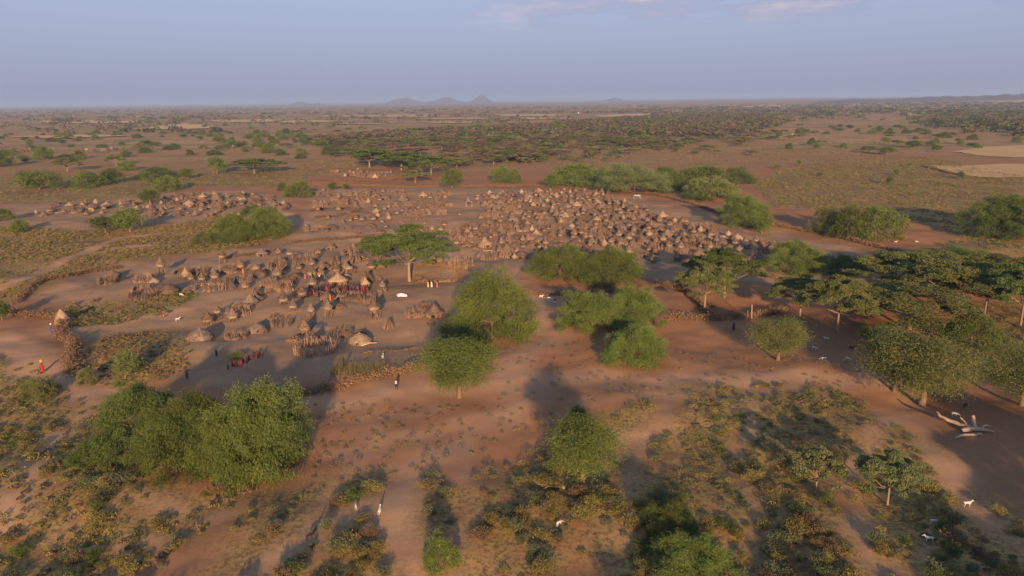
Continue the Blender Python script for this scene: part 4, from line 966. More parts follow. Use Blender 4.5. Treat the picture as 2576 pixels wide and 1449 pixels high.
V_HEAP = [heap(21), heap(22, n=80), heap(23, 1.3, 1.5, 140)]
V_RACK = [rack_parts(24), rack_parts(25, 1.2, 1.7, False), rack_parts(26, 1.1, 1.4)]
KIND = {  # letter: (object name, variants, prototype width, label noun, category, part that takes the tone)
 'H': ('thatched_hut', V_HUT, 4.6, 'cone roofed hut', 'hut'), 'D': ('dome_hut', V_DOME, 4.9, 'domed thatched hut', 'hut'),
 'G': ('granary', V_GR, 2.15, 'small thatched granary on stilts', 'granary'), 'g': ('granary', V_GRS, 2.15, 'small thatched granary on stilts', 'granary'),
 'L': ('granary', V_TALL, 2.15, 'granary on long thin legs', 'granary'),
 'S': ('stick_pen', V_PEN, 5.0, 'round stick pen', 'pen'), 'T': ('stick_hut', V_SH, 3.5, 'pointed hut of leaning poles', 'hut'),
 'B': ('brush_heap', V_HEAP, 2.8, 'heap of cut branches', 'heap'), 'P': ('drying_rack', V_RACK, 2.9, 'wooden rack on four posts', 'rack')}
BUILT = []     # (kind, x, y, region, object)
def build(kind, p, wid, region, tone=None, seed=0, hs=1.0, label=None):
    nm, var, w0, noun, cat = KIND[kind]; q = rng(seed + 17); v = var[q.randint(len(var))]; s_ = wid / w0
    p = Vector((p[0], p[1], float(height(p[0], p[1])) - .02)); rz = q.randn() * .5 + (0 if kind in 'HD' else q.rand() * 6.28)
    sc = (s_, s_, s_ * hs) if kind != 'S' or s_ < 1.6 else (s_, s_ * .8, hs)
    if isinstance(v, list):
        t_ = tone or ['thatch', 'thatch', 'thatchgrey', 'thatchpale'][min(int(q.rand() * 3.5), 3)]
        o = thing(nm, v, p, rz, sc, {'roof': M[t_], 'thatched_dome': M[t_]}, category=cat)
    else:
        t_ = None; o = put(nm, v, p, rz, sc, category=cat)
    if kind != 'S': o.rotation_euler = (q.randn() * .045, q.randn() * .045, rz)
    if label: o['label'] = label
    BUILT.append([kind.replace('g', 'G').replace('L', 'L'), p.x, p.y, region, o, t_, label]); return o
# the near settlement, one by one: kind, foot x, foot y (pixels), width in pixels
NEAR = '''H275,704,38 S262,716,44 S352,712,46 D382,712,26 L400,694,26 S452,695,40 G464,704,24 G478,708,19 S498,692,36 H531,697,30 G537,706,23 S568,689,46 L557,664,20 G600,683,25
S350,757,78 S347,738,42 D415,740,48 B465,740,26 S515,736,86 T568,728,38 S608,713,40 B232,763,26 B180,771,22 D492,858,58 G520,820,30 L545,807,22 S592,797,56 G583,812,30 S585,856,48
D638,838,50 H625,768,40 H642,759,32 D648,698,38 S690,682,50 H700,665,32 H655,646,30 G699,641,16 P726,651,20 P740,649,17 G694,701,26 S672,724,42 S707,734,48 H739,701,30
G782,701,25 G805,699,23 H806,681,36 T839,669,30 G783,726,25 G799,642,18 H829,629,28 S879,643,46 G886,632,16 P919,638,24 D952,641,30 G868,681,21 T889,666,34 G933,684,25 H964,674,30
H846,719,48 G844,692,24 P876,694,28 T918,712,36 G919,729,25 S879,759,80 H819,756,38 G758,751,27 G711,767,27 G734,784,25 L779,802,22 G961,727,18 H825,781,30 B854,779,30 L823,799,25
S704,824,50 D652,838,34 G763,846,34 B736,864,40 G786,870,30 S786,895,98 S855,849,46 B904,847,34 D899,868,58 L941,808,32 G938,797,24 T976,829,30 S1040,800,44 S1070,789,44 H1091,802,52 B1084,819,24
G1105,666,23 G1088,661,21 S1159,676,58 H1210,648,28 S1230,655,40 S960,735,22 B905,655,30 B1060,712,30 T750,668,26 B600,712,20 S720,716,34 H690,716,26 D1000,660,26'''
MIDDLE = '''S803,523,40 G790,512,14 H823,496,20 G850,501,15 H880,493,24 G872,508,13 H886,510,20 G895,496,14 G898,505,13 H909,506,21 H932,486,24 H968,503,28 S1003,490,28 G926,515,15 G893,523,13 G871,518,13 G943,523,15
G966,531,14 G977,525,13 H995,521,22 H1011,508,34 S1048,510,28 S1071,525,30 S1098,525,36 H1038,531,26 G1053,528,16 G1061,535,17 H1020,542,20 H1051,553,21 G998,542,16 G975,545,14 G978,557,15 H945,537,24 G938,557,19
G950,550,14 G895,555,15 G910,558,16 G880,560,14 H860,562,19 S871,578,26 D833,577,28 T816,585,22 H930,573,28 D956,587,26 G961,563,13 G970,575,13 S1000,560,24 S1020,565,26 H1030,575,22 S1060,580,30 G1080,545,15 S1110,540,28
H767,575,22 T768,583,18 S790,580,20 G1178,512,15 P1178,516,16 P1100,560,16 T870,492,20 S840,505,24 G1120,500,14 S1130,520,20'''
def parse(t):
    for w_ in t.split():
        a, b, c = w_[1:].split(','); yield w_[0], float(a), float(b), float(c)
for i, (k, x, y, w_) in enumerate(parse(NEAR)):
    p = at(x, y); wid = w_ * slant(p) / FPX * 1.1
    build(k, (p.x, p.y + wid * .42), wid, 'near', seed=i * 3 + 1, hs=.72 if k == 'S' and w_ > 70 else 1.0)
for i, (k, x, y, w_) in enumerate(parse(MIDDLE)):
    p = at(x, y); wid = w_ * slant(p) / FPX
    build('g' if k == 'G' else k, (p.x, p.y + wid * .42), wid, 'middle', seed=500 + i * 3)
def fill(poly, sx, sy, seed, region, wts, jit=.28, skip=.04, clear=3.0):
    g = poly_px(poly); lo, hi = g.min(0), g.max(0); q = rng(seed); row = 0; ks = list(wts); cw = np.cumsum([wts[k] for k in ks]) / sum(wts.values())
    for yy in np.arange(lo[1] + 1, hi[1], sy):
        row += 1
        for xx in np.arange(lo[0] + (row % 2) * sx * .5, hi[0], sx):
            u = q.rand(8); x, y = xx + (u[0] - .5) * 2 * jit * sx, yy + (u[1] - .5) * 2 * jit * sy
            if u[2] < skip or not inside(g, x, y): continue
            if any((x - b[1]) ** 2 + (y - b[2]) ** 2 < clear ** 2 for b in BUILT if b[3] != region): continue
            k = ks[int(np.searchsorted(cw, u[3] * .999))]
            wid = {'H': 3.8 + 1.6 * u[4], 'D': 3.6 + u[4], 'g': 1.9 + .8 * u[4], 'L': 2.0 + .4 * u[4], 'S': 3.6 + 2.2 * u[4], 'T': 2.4 + u[4], 'B': 2.4 + u[4], 'P': 2.3 + .8 * u[4]}[k]
            build(k, (x, y), wid, region, seed=int(seed + xx * 13 + yy * 7) % 9999, hs=.82 + .28 * u[5])
DENSE = [(1185, 503), (1250, 486), (1400, 480), (1520, 484), (1570, 508), (1660, 548), (1770, 573), (1850, 592), (1930, 612), (1960, 640), (1900, 668), (1760, 668), (1690, 655), (1640, 668), (1600, 672), (1340, 668), (1290, 655), (1200, 652), (1140, 618), (1135, 590), (1180, 560), (1225, 530)]
fill(DENSE, 5.0, 5.6, 40, 'dense', {'H': 26, 'D': 6, 'g': 42, 'L': 4, 'S': 13, 'T': 3, 'B': 6, 'P': 3})
fill([(1160, 520), (1190, 560), (1150, 600), (1050, 600), (1040, 590), (1120, 560)], 7, 7, 41, 'dense', {'S': 4, 'B': 3, 'g': 3, 'P': 1}, clear=4)
fill([(1900, 625), (1990, 620), (2080, 640), (2120, 655), (2050, 668), (1950, 668)], 7.5, 7, 43, 'dense', {'H': 3, 'g': 3, 'S': 2, 'L': 1}, clear=4, skip=.2)
n0 = len(BUILT)
fill([(430, 700), (560, 672), (650, 645), (900, 645), (1000, 655), (960, 730), (930, 760), (850, 762), (700, 770), (560, 735), (480, 712)], 5.2, 5.4, 48, 'near core', {'S': 2, 'B': 6, 'g': 3, 'T': 1, 'P': 1}, clear=3.0, skip=.5)
fill([(560, 780), (700, 780), (870, 800), (880, 850), (640, 860), (500, 850)], 8, 8, 49, 'near core', {'B': 5, 'S': 2, 'g': 1}, clear=4.2, skip=.5)
for b in BUILT[n0:]: b[3] = 'near'
fill([(790, 480), (1130, 480), (1130, 560), (900, 600), (800, 580)], 8, 9, 50, 'middle core', {'S': 4, 'B': 5, 'g': 5, 'H': 2}, clear=3.6, skip=.3)
for b in BUILT: b[3] = 'middle' if b[3] == 'middle core' else b[3]
LEFTV = [(80, 535), (150, 512), (300, 508), (400, 505), (430, 492), (520, 487), (640, 492), (700, 500), (730, 520), (680, 540), (560, 548), (480, 552), (420, 548), (340, 540), (240, 545), (120, 548)]
fill(LEFTV, 6.2, 7.0, 44, 'left', {'H': 28, 'D': 6, 'g': 40, 'S': 14, 'T': 4, 'B': 3, 'P': 5}, skip=.14)
fill([(835, 432), (900, 430), (990, 436), (985, 452), (930, 448), (850, 447)], 7.5, 8, 45, 'far compound', {'H': 3, 'g': 4, 'S': 4, 'P': 1})
for j, (pl, nm) in enumerate([([(-60, 372), (60, 370), (120, 376), (60, 384), (-60, 388)], 'brown'), ([(190, 376), (330, 372), (330, 380), (210, 384)], 'brown'), ([(505, 366), (640, 362), (700, 367), (640, 374), (505, 376)], 'grey'), ([(2880 / 1.4907, 342), (2000, 338), (2030, 344), (1950, 348)], 'right')]):
    fill(pl, 9, 16, 46 + j, 'compound ' + nm, {'H': 5, 'S': 3, 'B': 2}, skip=.1)
# labels: kind, tone, then its place within its settlement, row by row from the front
TONE = dict(thatch='brown ', thatchgrey='grey brown ', thatchpale='pale straw ')
PLACE = {'near': 'near settlement', 'middle': 'middle settlement', 'dense': 'dense village', 'left': 'left village', 'far compound': 'far compound'}
for reg, place in PLACE.items():
    its = sorted([b for b in BUILT if b[3] == reg], key=lambda b: b[2]); per = 16 if reg != 'dense' else 22
    for rw in range(0, len(its), per):
        row = sorted(its[rw:rw + per], key=lambda b: b[1] / b[2]); cnt = {}
        for b in row:
            tn = TONE.get(b[5], '') if b[5] and b[0] in 'HDGL' else ''; key = (b[0], tn); cnt[key] = cnt.get(key, 0) + 1
        seen = {}
        for b in row:
            tn = TONE.get(b[5], '') if b[5] and b[0] in 'HDGL' else ''; key = (b[0], tn); seen[key] = seen.get(key, 0) + 1
            k_ = 'g' if b[0] == 'G' else b[0]; noun = tn + {'G': 'thatched granary', 'L': 'long legged granary'}.get(b[0], KIND[k_][3])
            ordn = 'only one' if cnt[key] == 1 else ORD[seen[key] - 1] + ' from left'
            b[4]['label'] = f"{noun}, {ordn} in the {ORD[rw // per]} row of the {place}"
            b[4]['group'] = noun + 's of the ' + place
for b in BUILT:
    if b[3].startswith('compound'):
        k_ = 'g' if b[0] == 'G' else b[0]; side = {'brown': 'far brown compound on the left plain', 'grey': 'far grey compound on the left plain', 'right': 'tiny far compound on the right plain'}[b[3].split()[1]]
        b[4]['label'] = KIND[k_][3] + ' in the ' + side; b[4]['group'] = b[4]['label']
print('built', len(BUILT), {k: sum(1 for b in BUILT if b[0] == k) for k in 'HDGLSTBP'})
# ------------------------------------------------------------------ people and goats
def skinned(name, pts, edges, mat_, levels=1):
    """pts: {key: (x, y, z, rx, ry)}; first key is the root"""
    keys = list(pts); me_ = bpy.data.meshes.new(name)
    me_.from_pydata([pts[k][:3] for k in keys], [(keys.index(a), keys.index(b)) for a, b in edges], [])
    o = bpy.data.objects.new(name, me_); COL.objects.link(o)
    md = o.modifiers.new('s', 'SKIN'); md.use_smooth_shade = True
    for i, k in enumerate(keys):
        v = me_.skin_vertices[0].data[i]; v.radius = pts[k][3:5]; v.use_root = i == 0
    o.modifiers.new('u', 'SUBSURF').levels = levels
    dg = bpy.context.evaluated_depsgraph_get(); m_ = bpy.data.meshes.new_from_object(o.evaluated_get(dg))
    bpy.data.objects.remove(o); m_.materials.clear(); m_.materials.append(mat_); m_.name = name
    return m_
def person_mesh(pose):
    P = {'pelvis': (0, 0, .92, .13, .10), 'waist': (0, 0, 1.06, .115, .085), 'chest': (0, 0, 1.28, .15, .10), 'neck': (0, 0, 1.46, .05, .05), 'chin': (0, -.02, 1.53, .062, .072),
         'head': (0, 0, 1.62, .082, .098), 'crown': (0, .01, 1.70, .05, .06), 'nose': (0, -.115, 1.60, .014, .014)}
    E = [('pelvis', 'waist'), ('waist', 'chest'), ('chest', 'neck'), ('neck', 'chin'), ('chin', 'head'), ('head', 'crown'), ('head', 'nose')]
    step = .24 if pose == 'walk' else .04
    for s_, n in ((-1, 'l'), (1, 'r')):
        st = step * s_
        P['hip' + n] = (.09 * s_, 0, .86, .095, .10); P['knee' + n] = (.10 * s_, -st * .55 - .03, .48, .058, .06); P['ankle' + n] = (.10 * s_, -st, .09, .036, .036); P['toe' + n] = (.11 * s_, -st - .15, .03, .035, .025)
        E += [('pelvis', 'hip' + n), ('hip' + n, 'knee' + n), ('knee' + n, 'ankle' + n), ('ankle' + n, 'toe' + n)]
        up = pose == 'carry' and s_ > 0
        sh = (.19 * s_, 0, 1.40); el = (.30 * s_, -.03, 1.55) if up else (.25 * s_, .03 + st * .25, 1.12); wr = (.17 * s_, -.05, 1.74) if up else (.25 * s_, -.08 + st * .5, .88)
        P['sh' + n] = (*sh, .05, .05); P['el' + n] = (*el, .036, .036); P['wr' + n] = (*wr, .023, .023)
        d = Vector(wr) - Vector(el); d.normalize(); pm = Vector(wr) + d * .07
        P['palm' + n] = (*pm, .034, .018); E += [('chest', 'sh' + n), ('sh' + n, 'el' + n), ('el' + n, 'wr' + n), ('wr' + n, 'palm' + n)]
        sd_ = Vector((0, 1, 0))
        for f in range(4):
            b = pm + d * .035 + sd_ * (.026 - .017 * f); t_ = b + d * (.05, .058, .054, .042)[f] + Vector((-.015 * s_, 0, 0)); u = t_ + d * .02 + Vector((-.02 * s_, 0, 0))
            P[f'f{f}{n}'] = (*b, .009, .009); P[f'g{f}{n}'] = (*t_, .008, .008); P[f'h{f}{n}'] = (*u, .007, .007); E += [('palm' + n, f'f{f}{n}'), (f'f{f}{n}', f'g{f}{n}'), (f'g{f}{n}', f'h{f}{n}')]
        b = Vector(wr) + d * .05 - sd_ * .035; P['th' + n] = (*b, .011, .011); P['tt' + n] = (*(b + d * .035 - sd_ * .015), .009, .009); E += [('palm' + n, 'th' + n), ('th' + n, 'tt' + n)]
    return skinned('body', P, E, M['skin'], 1)
BODY = {k: person_mesh(k) for k in ('stand', 'walk', 'carry')}
def cloth(kind, mt):
    a = Acc()
    if kind == 'robe': pr = [(.24, .18), (.25, .3), (.225, .6), (.20, .9), (.175, 1.08), (.20, 1.28), (.195, 1.38), (.10, 1.47)]
    elif kind == 'skirt': pr = [(.27, .30), (.24, .6), (.20, .9), (.16, 1.05)]
    elif kind == 'shirt': pr = [(.185, .80), (.175, 1.0), (.185, 1.2), (.215, 1.36), (.17, 1.43), (.08, 1.48)]
    else: pr = [(.225, .55), (.21, .7), (.19, .92), (.15, 1.02)]
    a.lathe(pr, 14, .05, len(kind), .5)
    for i in range(len(a.V)): a.V[i] = a.V[i] * np.array([1.0, .72, 1])
    return a.mesh({'robe': 'wrap', 'skirt': 'skirt', 'shirt': 'shirt', 'shorts': 'shorts'}[kind], [mt], smooth=True)
CLO = {}
a = Acc(); a.lathe([(.115, 1.50 + .12), (.125, 1.66), (.10, 1.735), (.02, 1.765)], 12, .05, 3, .3); HAIR = a.mesh('hair', [M['blackfur']], smooth=True)
NP = [0]
def person(p, label, wear=(('robe', 'red'),), pose='stand', rz=0.0, s_=.95, group=None):
    NP[0] += 1; parts = [('body', BODY[pose]), ('hair', HAIR)]
    for k, c in wear:
        if (k, c) not in CLO: CLO[(k, c)] = cloth(k, CL[c])
        parts.append((CLO[(k, c)].name.split('.')[0], CLO[(k, c)]))
    kw = dict(label=label, category='person')
    if group: kw['group'] = group
    return thing('person', parts, (p[0], p[1], float(height(p[0], p[1])) - .01), rz, (s_, s_, s_), **kw)
def container(p, rz, kind, label, z):
    a = Acc()
    if kind == 'can': a.lathe([(.01, 0), (.19, 0), (.20, .04), (.20, .36), (.16, .42), (.06, .44), (.05, .50), (.01, .50)], 14, 0, 1, .5); m_ = a.mesh('water_container', [M['plastic']])
    else: a.lathe([(.01, 0), (.14, 0), (.18, .28), (.19, .30), (.17, .29), (.02, .27)], 14, 0, 1, .5); m_ = a.mesh('bucket', [M['whiteplastic']])
    put(m_.name, m_, (p[0], p[1], z), rz, label=label, category='container')
def gp(x, y): return at(x, y)
p = gp(108, 938); person(p, 'person in a red dress carrying an orange container on the head', (('robe', 'red'),), 'carry', .6, 1.12)
container(p, 0, 'can', 'orange container on the head of the person in the red dress', float(height(p.x, p.y)) + 1.76 * 1.12)
p = gp(131, 838); person(p, 'person in blue with a white bucket on the head beside the thorn hedge', (('robe', 'blue'),), 'carry', .3, 1.0)
container(p, 0, 'bucket', 'white bucket on the head of the person in blue', float(height(p.x, p.y)) + 1.76)
person(gp(997, 979), 'person in a white vest walking outside the tall dry hedge', (('shirt', 'white'), ('shorts', 'dark')), 'walk', .4, .98)
person(gp(1845, 832), 'person in dark clothes standing alone in front of the brown hedge', (('shirt', 'dark'), ('skirt', 'dark')), 'stand', .2, 1.05)
person(gp(1397, 767), 'person in dark clothes on the red track near two white goats', (('shirt', 'dark'), ('shorts', 'white')), 'walk', 2.9, 1.0)
person(gp(412, 798), 'person in a pink wrap walking along the path past the green pen', (('robe', 'pink'),), 'walk', 1.6, .95)
person(gp(472, 957), 'person in a green shirt alone near the top of the front clump', (('shirt', 'green'), ('shorts', 'brown')), 'walk', .9, .9)
person(gp(545, 896), 'person in dark clothes left of the children by the green bush', (('robe', 'dark'),), 'stand', .5, .8)
person(gp(612, 689), 'person in orange beside the upper granaries of the near settlement', (('robe', 'orange'),), 'stand', .2, 1.0)
person(gp(866, 985 - 872 + 811), 'person in dark clothes bending near the dry reed patch', (('robe', 'dark'),), 'walk', 2.2, 1.0)
for x, c, lb in ((1077, 'yellow', 'person in yellow below the oval garden hedge'), (1086, 'white', 'person in pale cream below the oval garden hedge'), (1100, 'pink', 'person in faded pink right of the one in cream')):
    person(gp(x, 724), lb, (('robe', c),), 'stand', .3 * (x % 3), 1.02)
person(gp(831, 757), 'person in orange just left of the long stick pen, on the front side', (('robe', 'orange'),), 'stand', .1, 1.05)
person(gp(768, 703), 'person in a pink robe between two near granaries', (('robe', 'pink'),), 'stand', -.2, 1.0)
person(gp(804, 705), 'person in a white shirt in front of the two near granaries', (('shirt', 'white'), ('shorts', 'dark')), 'stand', .4, 1.0)
person(gp(786, 702), 'person in dark clothes under the left one of two near granaries', (('robe', 'dark'),), 'stand', -.4, 1.0)
person(gp(814, 709), 'person in dark clothes right of the one in a white shirt', (('robe', 'dark'),), 'stand', -.1, 1.0)
person(gp(822, 708), 'second person in dark clothes right of the one in a white shirt', (('robe', 'blue'),), 'stand', -.6, .9)
person(gp(1131, 662), 'person in blue standing by the granaries behind the oval garden', (('robe', 'blue'),), 'stand', -.1, 1.0)
person(gp(1257, 646), 'person in dark red at the front edge of the dense village', (('robe', 'crimson'),), 'stand', .1, 1.0)
WCOL = ['crimson', 'dark', 'dark', 'crimson', 'blue', 'brown', 'dark', 'red', 'brown']
r = rng(33)
for i in range(78):
    if i < 50: x = 806 + 122 * r.rand(); y = 726.5 - (x - 806) * .004 + 11 * r.rand() - (x > 900) * 0
    else: x = 740 + 66 * r.rand(); y = 733 + 16 * r.rand()
    c = WCOL[r.randint(9)]; word = dict(crimson='dark red', dark='black', red='red', blue='dark blue', brown='brown', pink='pink', white='white')[c]
    where = 'in the crowd behind the long stick pen' if i < 50 else 'in the crowd left of the long stick pen'
    person(gp(x, y), f'person in {word} clothes {where}', (('robe', c),) if r.rand() < .7 else (('shirt', c), ('skirt', c)), ['stand', 'walk'][r.randint(2)], r.rand() * 6.28, .75 + .25 * r.rand(), f'people in {word} {where}')
for i, (x, y) in enumerate([(574, 930), (585, 922), (590, 924), (597, 922), (602, 921), (607, 923), (612, 914), (617, 911), (621, 915), (629, 906), (634, 903), (640, 900), (646, 899), (650, 901), (655, 897), (660, 895), (626, 909)]):
    c = ['crimson', 'dark', 'red', 'dark', 'brown'][i % 5]; word = dict(crimson='dark red', dark='black', red='red', brown='brown')[c]
    person(gp(x, y), f'child in {word} clothes in the group right of the green bush', (('robe', c),), ['stand', 'walk'][i % 2], i * 1.7, .62 + .1 * (i % 3), f'children in {word} right of the green bush')
def goat_mesh(pose, mt):
    hd = .78 if pose == 'up' else .30; hy = -.62 if pose == 'up' else -.72; ny = -.50
    P = {'chest': (0, -.26, .56, .135, .16), 'belly': (0, .02, .56, .13, .15), 'rump': (0, .30, .60, .12, .13), 'tail': (0, .42, .64, .03, .03), 'tip': (0, .50, .69, .018, .018),
         'neck': (0, -.42, .68 if pose == 'up' else .54, .075, .09), 'poll': (0, hy + .06, hd + .04, .055, .06), 'face': (0, hy - .06, hd - .02, .048, .05), 'muzzle': (0, hy - .15, hd - .07, .03, .03)}
    E = [('chest', 'belly'), ('belly', 'rump'), ('rump', 'tail'), ('tail', 'tip'), ('chest', 'neck'), ('neck', 'poll'), ('poll', 'face'), ('face', 'muzzle')]
    for s_, n in ((-1, 'l'), (1, 'r')):
        P['ear' + n] = (.10 * s_, hy + .09, hd + .03, .02, .012); P['horn' + n] = (.035 * s_, hy + .12, hd + .14, .014, .014)
        P['fs' + n] = (.09 * s_, -.27, .44, .055, .06); P['fk' + n] = (.09 * s_, -.29 - .05 * s_, .24, .026, .028); P['ff' + n] = (.09 * s_, -.28 - .07 * s_, .02, .022, .024)
        P['hs' + n] = (.085 * s_, .29, .46, .07, .08); P['st' + n] = (.09 * s_, .25, .36, .045, .05); P['ho' + n] = (.09 * s_, .37, .22, .024, .026); P['hf' + n] = (.09 * s_, .34 + .04 * s_, .02, .022, .024)
        E += [('poll', 'ear' + n), ('poll', 'horn' + n), ('chest', 'fs' + n), ('fs' + n, 'fk' + n), ('fk' + n, 'ff' + n), ('rump', 'hs' + n), ('hs' + n, 'st' + n), ('st' + n, 'ho' + n), ('ho' + n, 'hf' + n)]
    return skinned('goat', P, E, mt, 1)
GOAT = {(p_, c): goat_mesh(p_, M[c + 'fur']) for p_ in ('up', 'down') for c in ('white', 'black')}
GOATS = [(456, 745, 'white', 'down', 1.3, 'white goat grazing right of the stick pens at the far side of the green pen'), (447, 808, 'white', 'up', 2.2, 'white goat on the path below the green pen'),
 (1361, 750, 'white', 'up', 1.4, 'larger white goat on the red track between the tall trees'), (1381, 754, 'white', 'down', 1.5, 'smaller white goat on the red track, right of the larger'),
 (1110, 853, 'white', 'up', .3, 'small white goat on the bare yard right of the dome hut'), (963, 902, 'white', 'up', 3.1, 'white goat seen from behind in the low field inside the dry hedge'),
 (866, 928, 'black', 'up', 2.0, 'black goat in shade inside the dry hedge'), (896, 1281, 'white', 'up', .2, 'white goat facing the camera between ochre bushes at the bottom'),
 (955, 1292, 'white', 'up', 3.1, 'white goat walking away in shade, bottom centre'), (778, 1357, 'black', 'down', 2.6, 'black goat left of three by the grey green bush, bottom left'),
 (792, 1345, 'black', 'up', 3.0, 'topmost black goat of the three by the grey green bush'), (784, 1391, 'black', 'down', 3.3, 'lowest black goat of the three by the grey green bush'),
 (926, 1388, 'black', 'up', 4.2, 'black goat alone right of the path scrub at the bottom'), (404, 1420, 'black', 'up', 4.4, 'black goat on the bare path at the bottom left'),
 (537, 1273, 'black', 'down', 1.0, 'black goat under the front edge of the big clump'), (1380, 1272, 'black', 'down', 1.4, 'black goat in shade below the lone front tree'),
 (1406, 1324, 'white', 'down', 2.4, 'white goat half hidden in scrub left of the dark tree'), (2337, 1364, 'white', 'up', 4.5, 'white goat walking left in the shade at the bottom right'),
 (2348, 1320, 'white', 'down', 1.5, 'white goat with head down among dark bushes, bottom right'), (2432, 1275, 'white', 'up', 1.6, 'cream goat facing right by the right hand path'),
 (2400, 1048, 'white', 'down', 1.4, 'white goat at the left end of the fallen dead tree'), (2428, 1025, 'black', 'down', 2.0, 'black goat behind the fallen dead tree'),
 (2079, 857, 'white', 'up', 4.3, 'white goat on the shaded ground left of the grove, uppermost'), (2048, 880, 'white', 'down', 1.0, 'white goat left of the others on the shaded ground'),
 (2072, 907, 'white', 'down', 4.6, 'white goat nearest the camera on the shaded ground'), (2132, 908, 'white', 'down', 1.2, 'white goat right of the nearest on the shaded ground'),
 (2142, 880, 'black', 'up', 1.2, 'black goat on the shaded ground right of the white ones'), (1792, 775, 'black', 'down', .8, 'black goat inside the small field under the acacia'),
 (2253, 612, 'white', 'up', 1.6, 'white goat left of two beyond the three trees'), (2305, 611, 'white', 'down', 1.6, 'white goat right of two beyond the three trees'), (2158, 1075, 'black', 'up', .4, 'black goat at the top of the thick right scrub')]
for x, y, c, ps, rz, lb in GOATS:
    p = gp(x, y); put('goat', GOAT[(ps, c)], (p.x, p.y, p.z - .01), rz, (.98, .98, .98), label=lb, category='goat')

# ------------------------------------------------------------------ single things
def gnarled(pts, rad, seed, acc, sides=8):
    q = rng(seed); P, Rr = [], []
    for i in range(len(pts) - 1):
        a_, b_ = np.array(pts[i]), np.array(pts[i + 1])
        for j in range(4):
            u = j / 4; P.append(a_ + (b_ - a_) * u + q.randn(3) * .05); Rr.append((rad[i] + (rad[i + 1] - rad[i]) * u) * (.88 + .25 * q.rand()))
    P.append(np.array(pts[-1])); Rr.append(rad[-1]); acc.tube(P, Rr, sides, q.rand())
p = gp(2452, 1086); root = put('dead_tree', None, p, 0, (.8, .8, .8), label='bleached fallen dead tree with broken upright stubs on dark ground', category='dead tree')
a = Acc(); gnarled([(-2.5, -.3, .35), (-1, .0, .45), (.6, .1, .5), (1.7, -.2, .35), (3.0, -.6, .2)], [.42, .45, .42, .28, .08], 1, a); put('trunk', a.mesh('trunk', [M['bleached']], smooth=True), parent=root)
for j, (pt, rd) in enumerate([([(0, .5, .5), (-1.8, 1.3, .7), (-3.4, 2.3, 1.1), (-4.3, 3.6, 1.5), (-4.4, 4.4, 1.9)], [.34, .33, .30, .24, .14]), ([(.3, .2, .5), (.0, .5, 1.5), (-.25, .7, 2.7)], [.32, .28, .24]),
                              ([(-.8, .8, .6), (-1.4, 1.1, 1.4), (-2.0, 1.4, 2.1)], [.22, .17, .10]), ([(.2, -1.6, .3), (-2.0, -1.9, .35), (-4.0, -2.2, .4), (-5.2, -3.0, .25)], [.22, .24, .20, .08]),
                              ([(1.2, .2, .5), (2.2, .8, .9), (3.2, .5, .7)], [.2, .14, .05])]):
    a = Acc(); gnarled(pt, rd, 10 + j, a); put('branch', a.mesh('branch', [M['bleached']], smooth=True), parent=root)
p = gp(1420, 1228); a = Acc()
for j in range(5): gnarled([(0, 0, .1), (-1.2 - .4 * j, .3 * j - .4, .5), (-2.6 - .3 * j, .5 * j - .8, .45 + .2 * (j % 2))], [.10, .07, .03], 30 + j, a, 5)
put('fallen_branch', a.mesh('fallen_branch', [M['bleached']]), p, label='pale dead branch fallen at the left foot of the lone front tree', category='branch')
# pair of gate posts by the hedge
for x, y, h_, lb in ((1890, 801, 3.0, 'taller pale forked gate post between the brown hedges'), (1880, 800, 1.7, 'shorter pale gate post left of the taller one')):
    a = Acc(); gnarled([(0, 0, -.2), (.06, 0, h_ * .6), (-.02, .05, h_)], [.15, .12, .10], int(x), a); put('gate_post', a.mesh('gate_post', [M['basket']]), gp(x, y), label=lb, category='post')
# white tarpaulin over a frame of branches
a = Acc(); nx_, ny_ = 14, 8; r = rng(3); V = []
for j in range(ny_):
    for i in range(nx_):
        u, v = i / (nx_ - 1), j / (ny_ - 1); z = 1.0 * math.sin(math.pi * v) * (.55 + .45 * math.sin(math.pi * min(u * 1.1, 1))) + .12 * r.rand() + (.05 if 0 < v < 1 else 0)
        V.append(((u - .5) * 3.6 - v * .5 * (u < .3), (v - .5) * 2.2 + .25 * math.sin(u * 5), max(z, .02)))
a.add(V, [(j * nx_ + i, j * nx_ + i + 1, (j + 1) * nx_ + i + 1, (j + 1) * nx_ + i) for j in range(ny_ - 1) for i in range(nx_ - 1)], .5)
put('tarpaulin', a.mesh('tarpaulin', [M['tarp']], smooth=True), gp(1012, 745), .2, sc=(.62, .62, .7), label='crumpled white tarpaulin over branches right of the near huts', category='tarpaulin')


def sheet(x, y, wx_, wy_, z, m_, lb, cat, nm):
    a = Acc(); q = rng(int(x)); V = []
    for j in range(4):
        for i in range(5): V.append(((i / 4 - .5) * wx_, (j / 3 - .5) * wy_, z + .25 * z * q.rand() - (.2 * z if j in (0, 3) else 0)))
    a.add(V, [(j * 5 + i, j * 5 + i + 1, (j + 1) * 5 + i + 1, (j + 1) * 5 + i) for j in range(3) for i in range(4)], .5)
    if z > 1: a.sticks([(-wx_ / 2, -wy_ / 2, -.1), (wx_ / 2, -wy_ / 2, -.1), (-wx_ / 2, wy_ / 2, -.1), (wx_ / 2, wy_ / 2, -.1)], [(-wx_ / 2, -wy_ / 2, z), (wx_ / 2, -wy_ / 2, z), (-wx_ / 2, wy_ / 2, z), (wx_ / 2, wy_ / 2, z)], .05, .04, .5)
    put(nm, a.mesh(nm, [M[m_]]), gp(x, y), label=lb, category=cat)
sheet(1299, 500, 3.4, 2.4, 1.5, 'purple', 'purple cloth shelter at the back of the dense village', 'shelter', 'cloth_shelter')
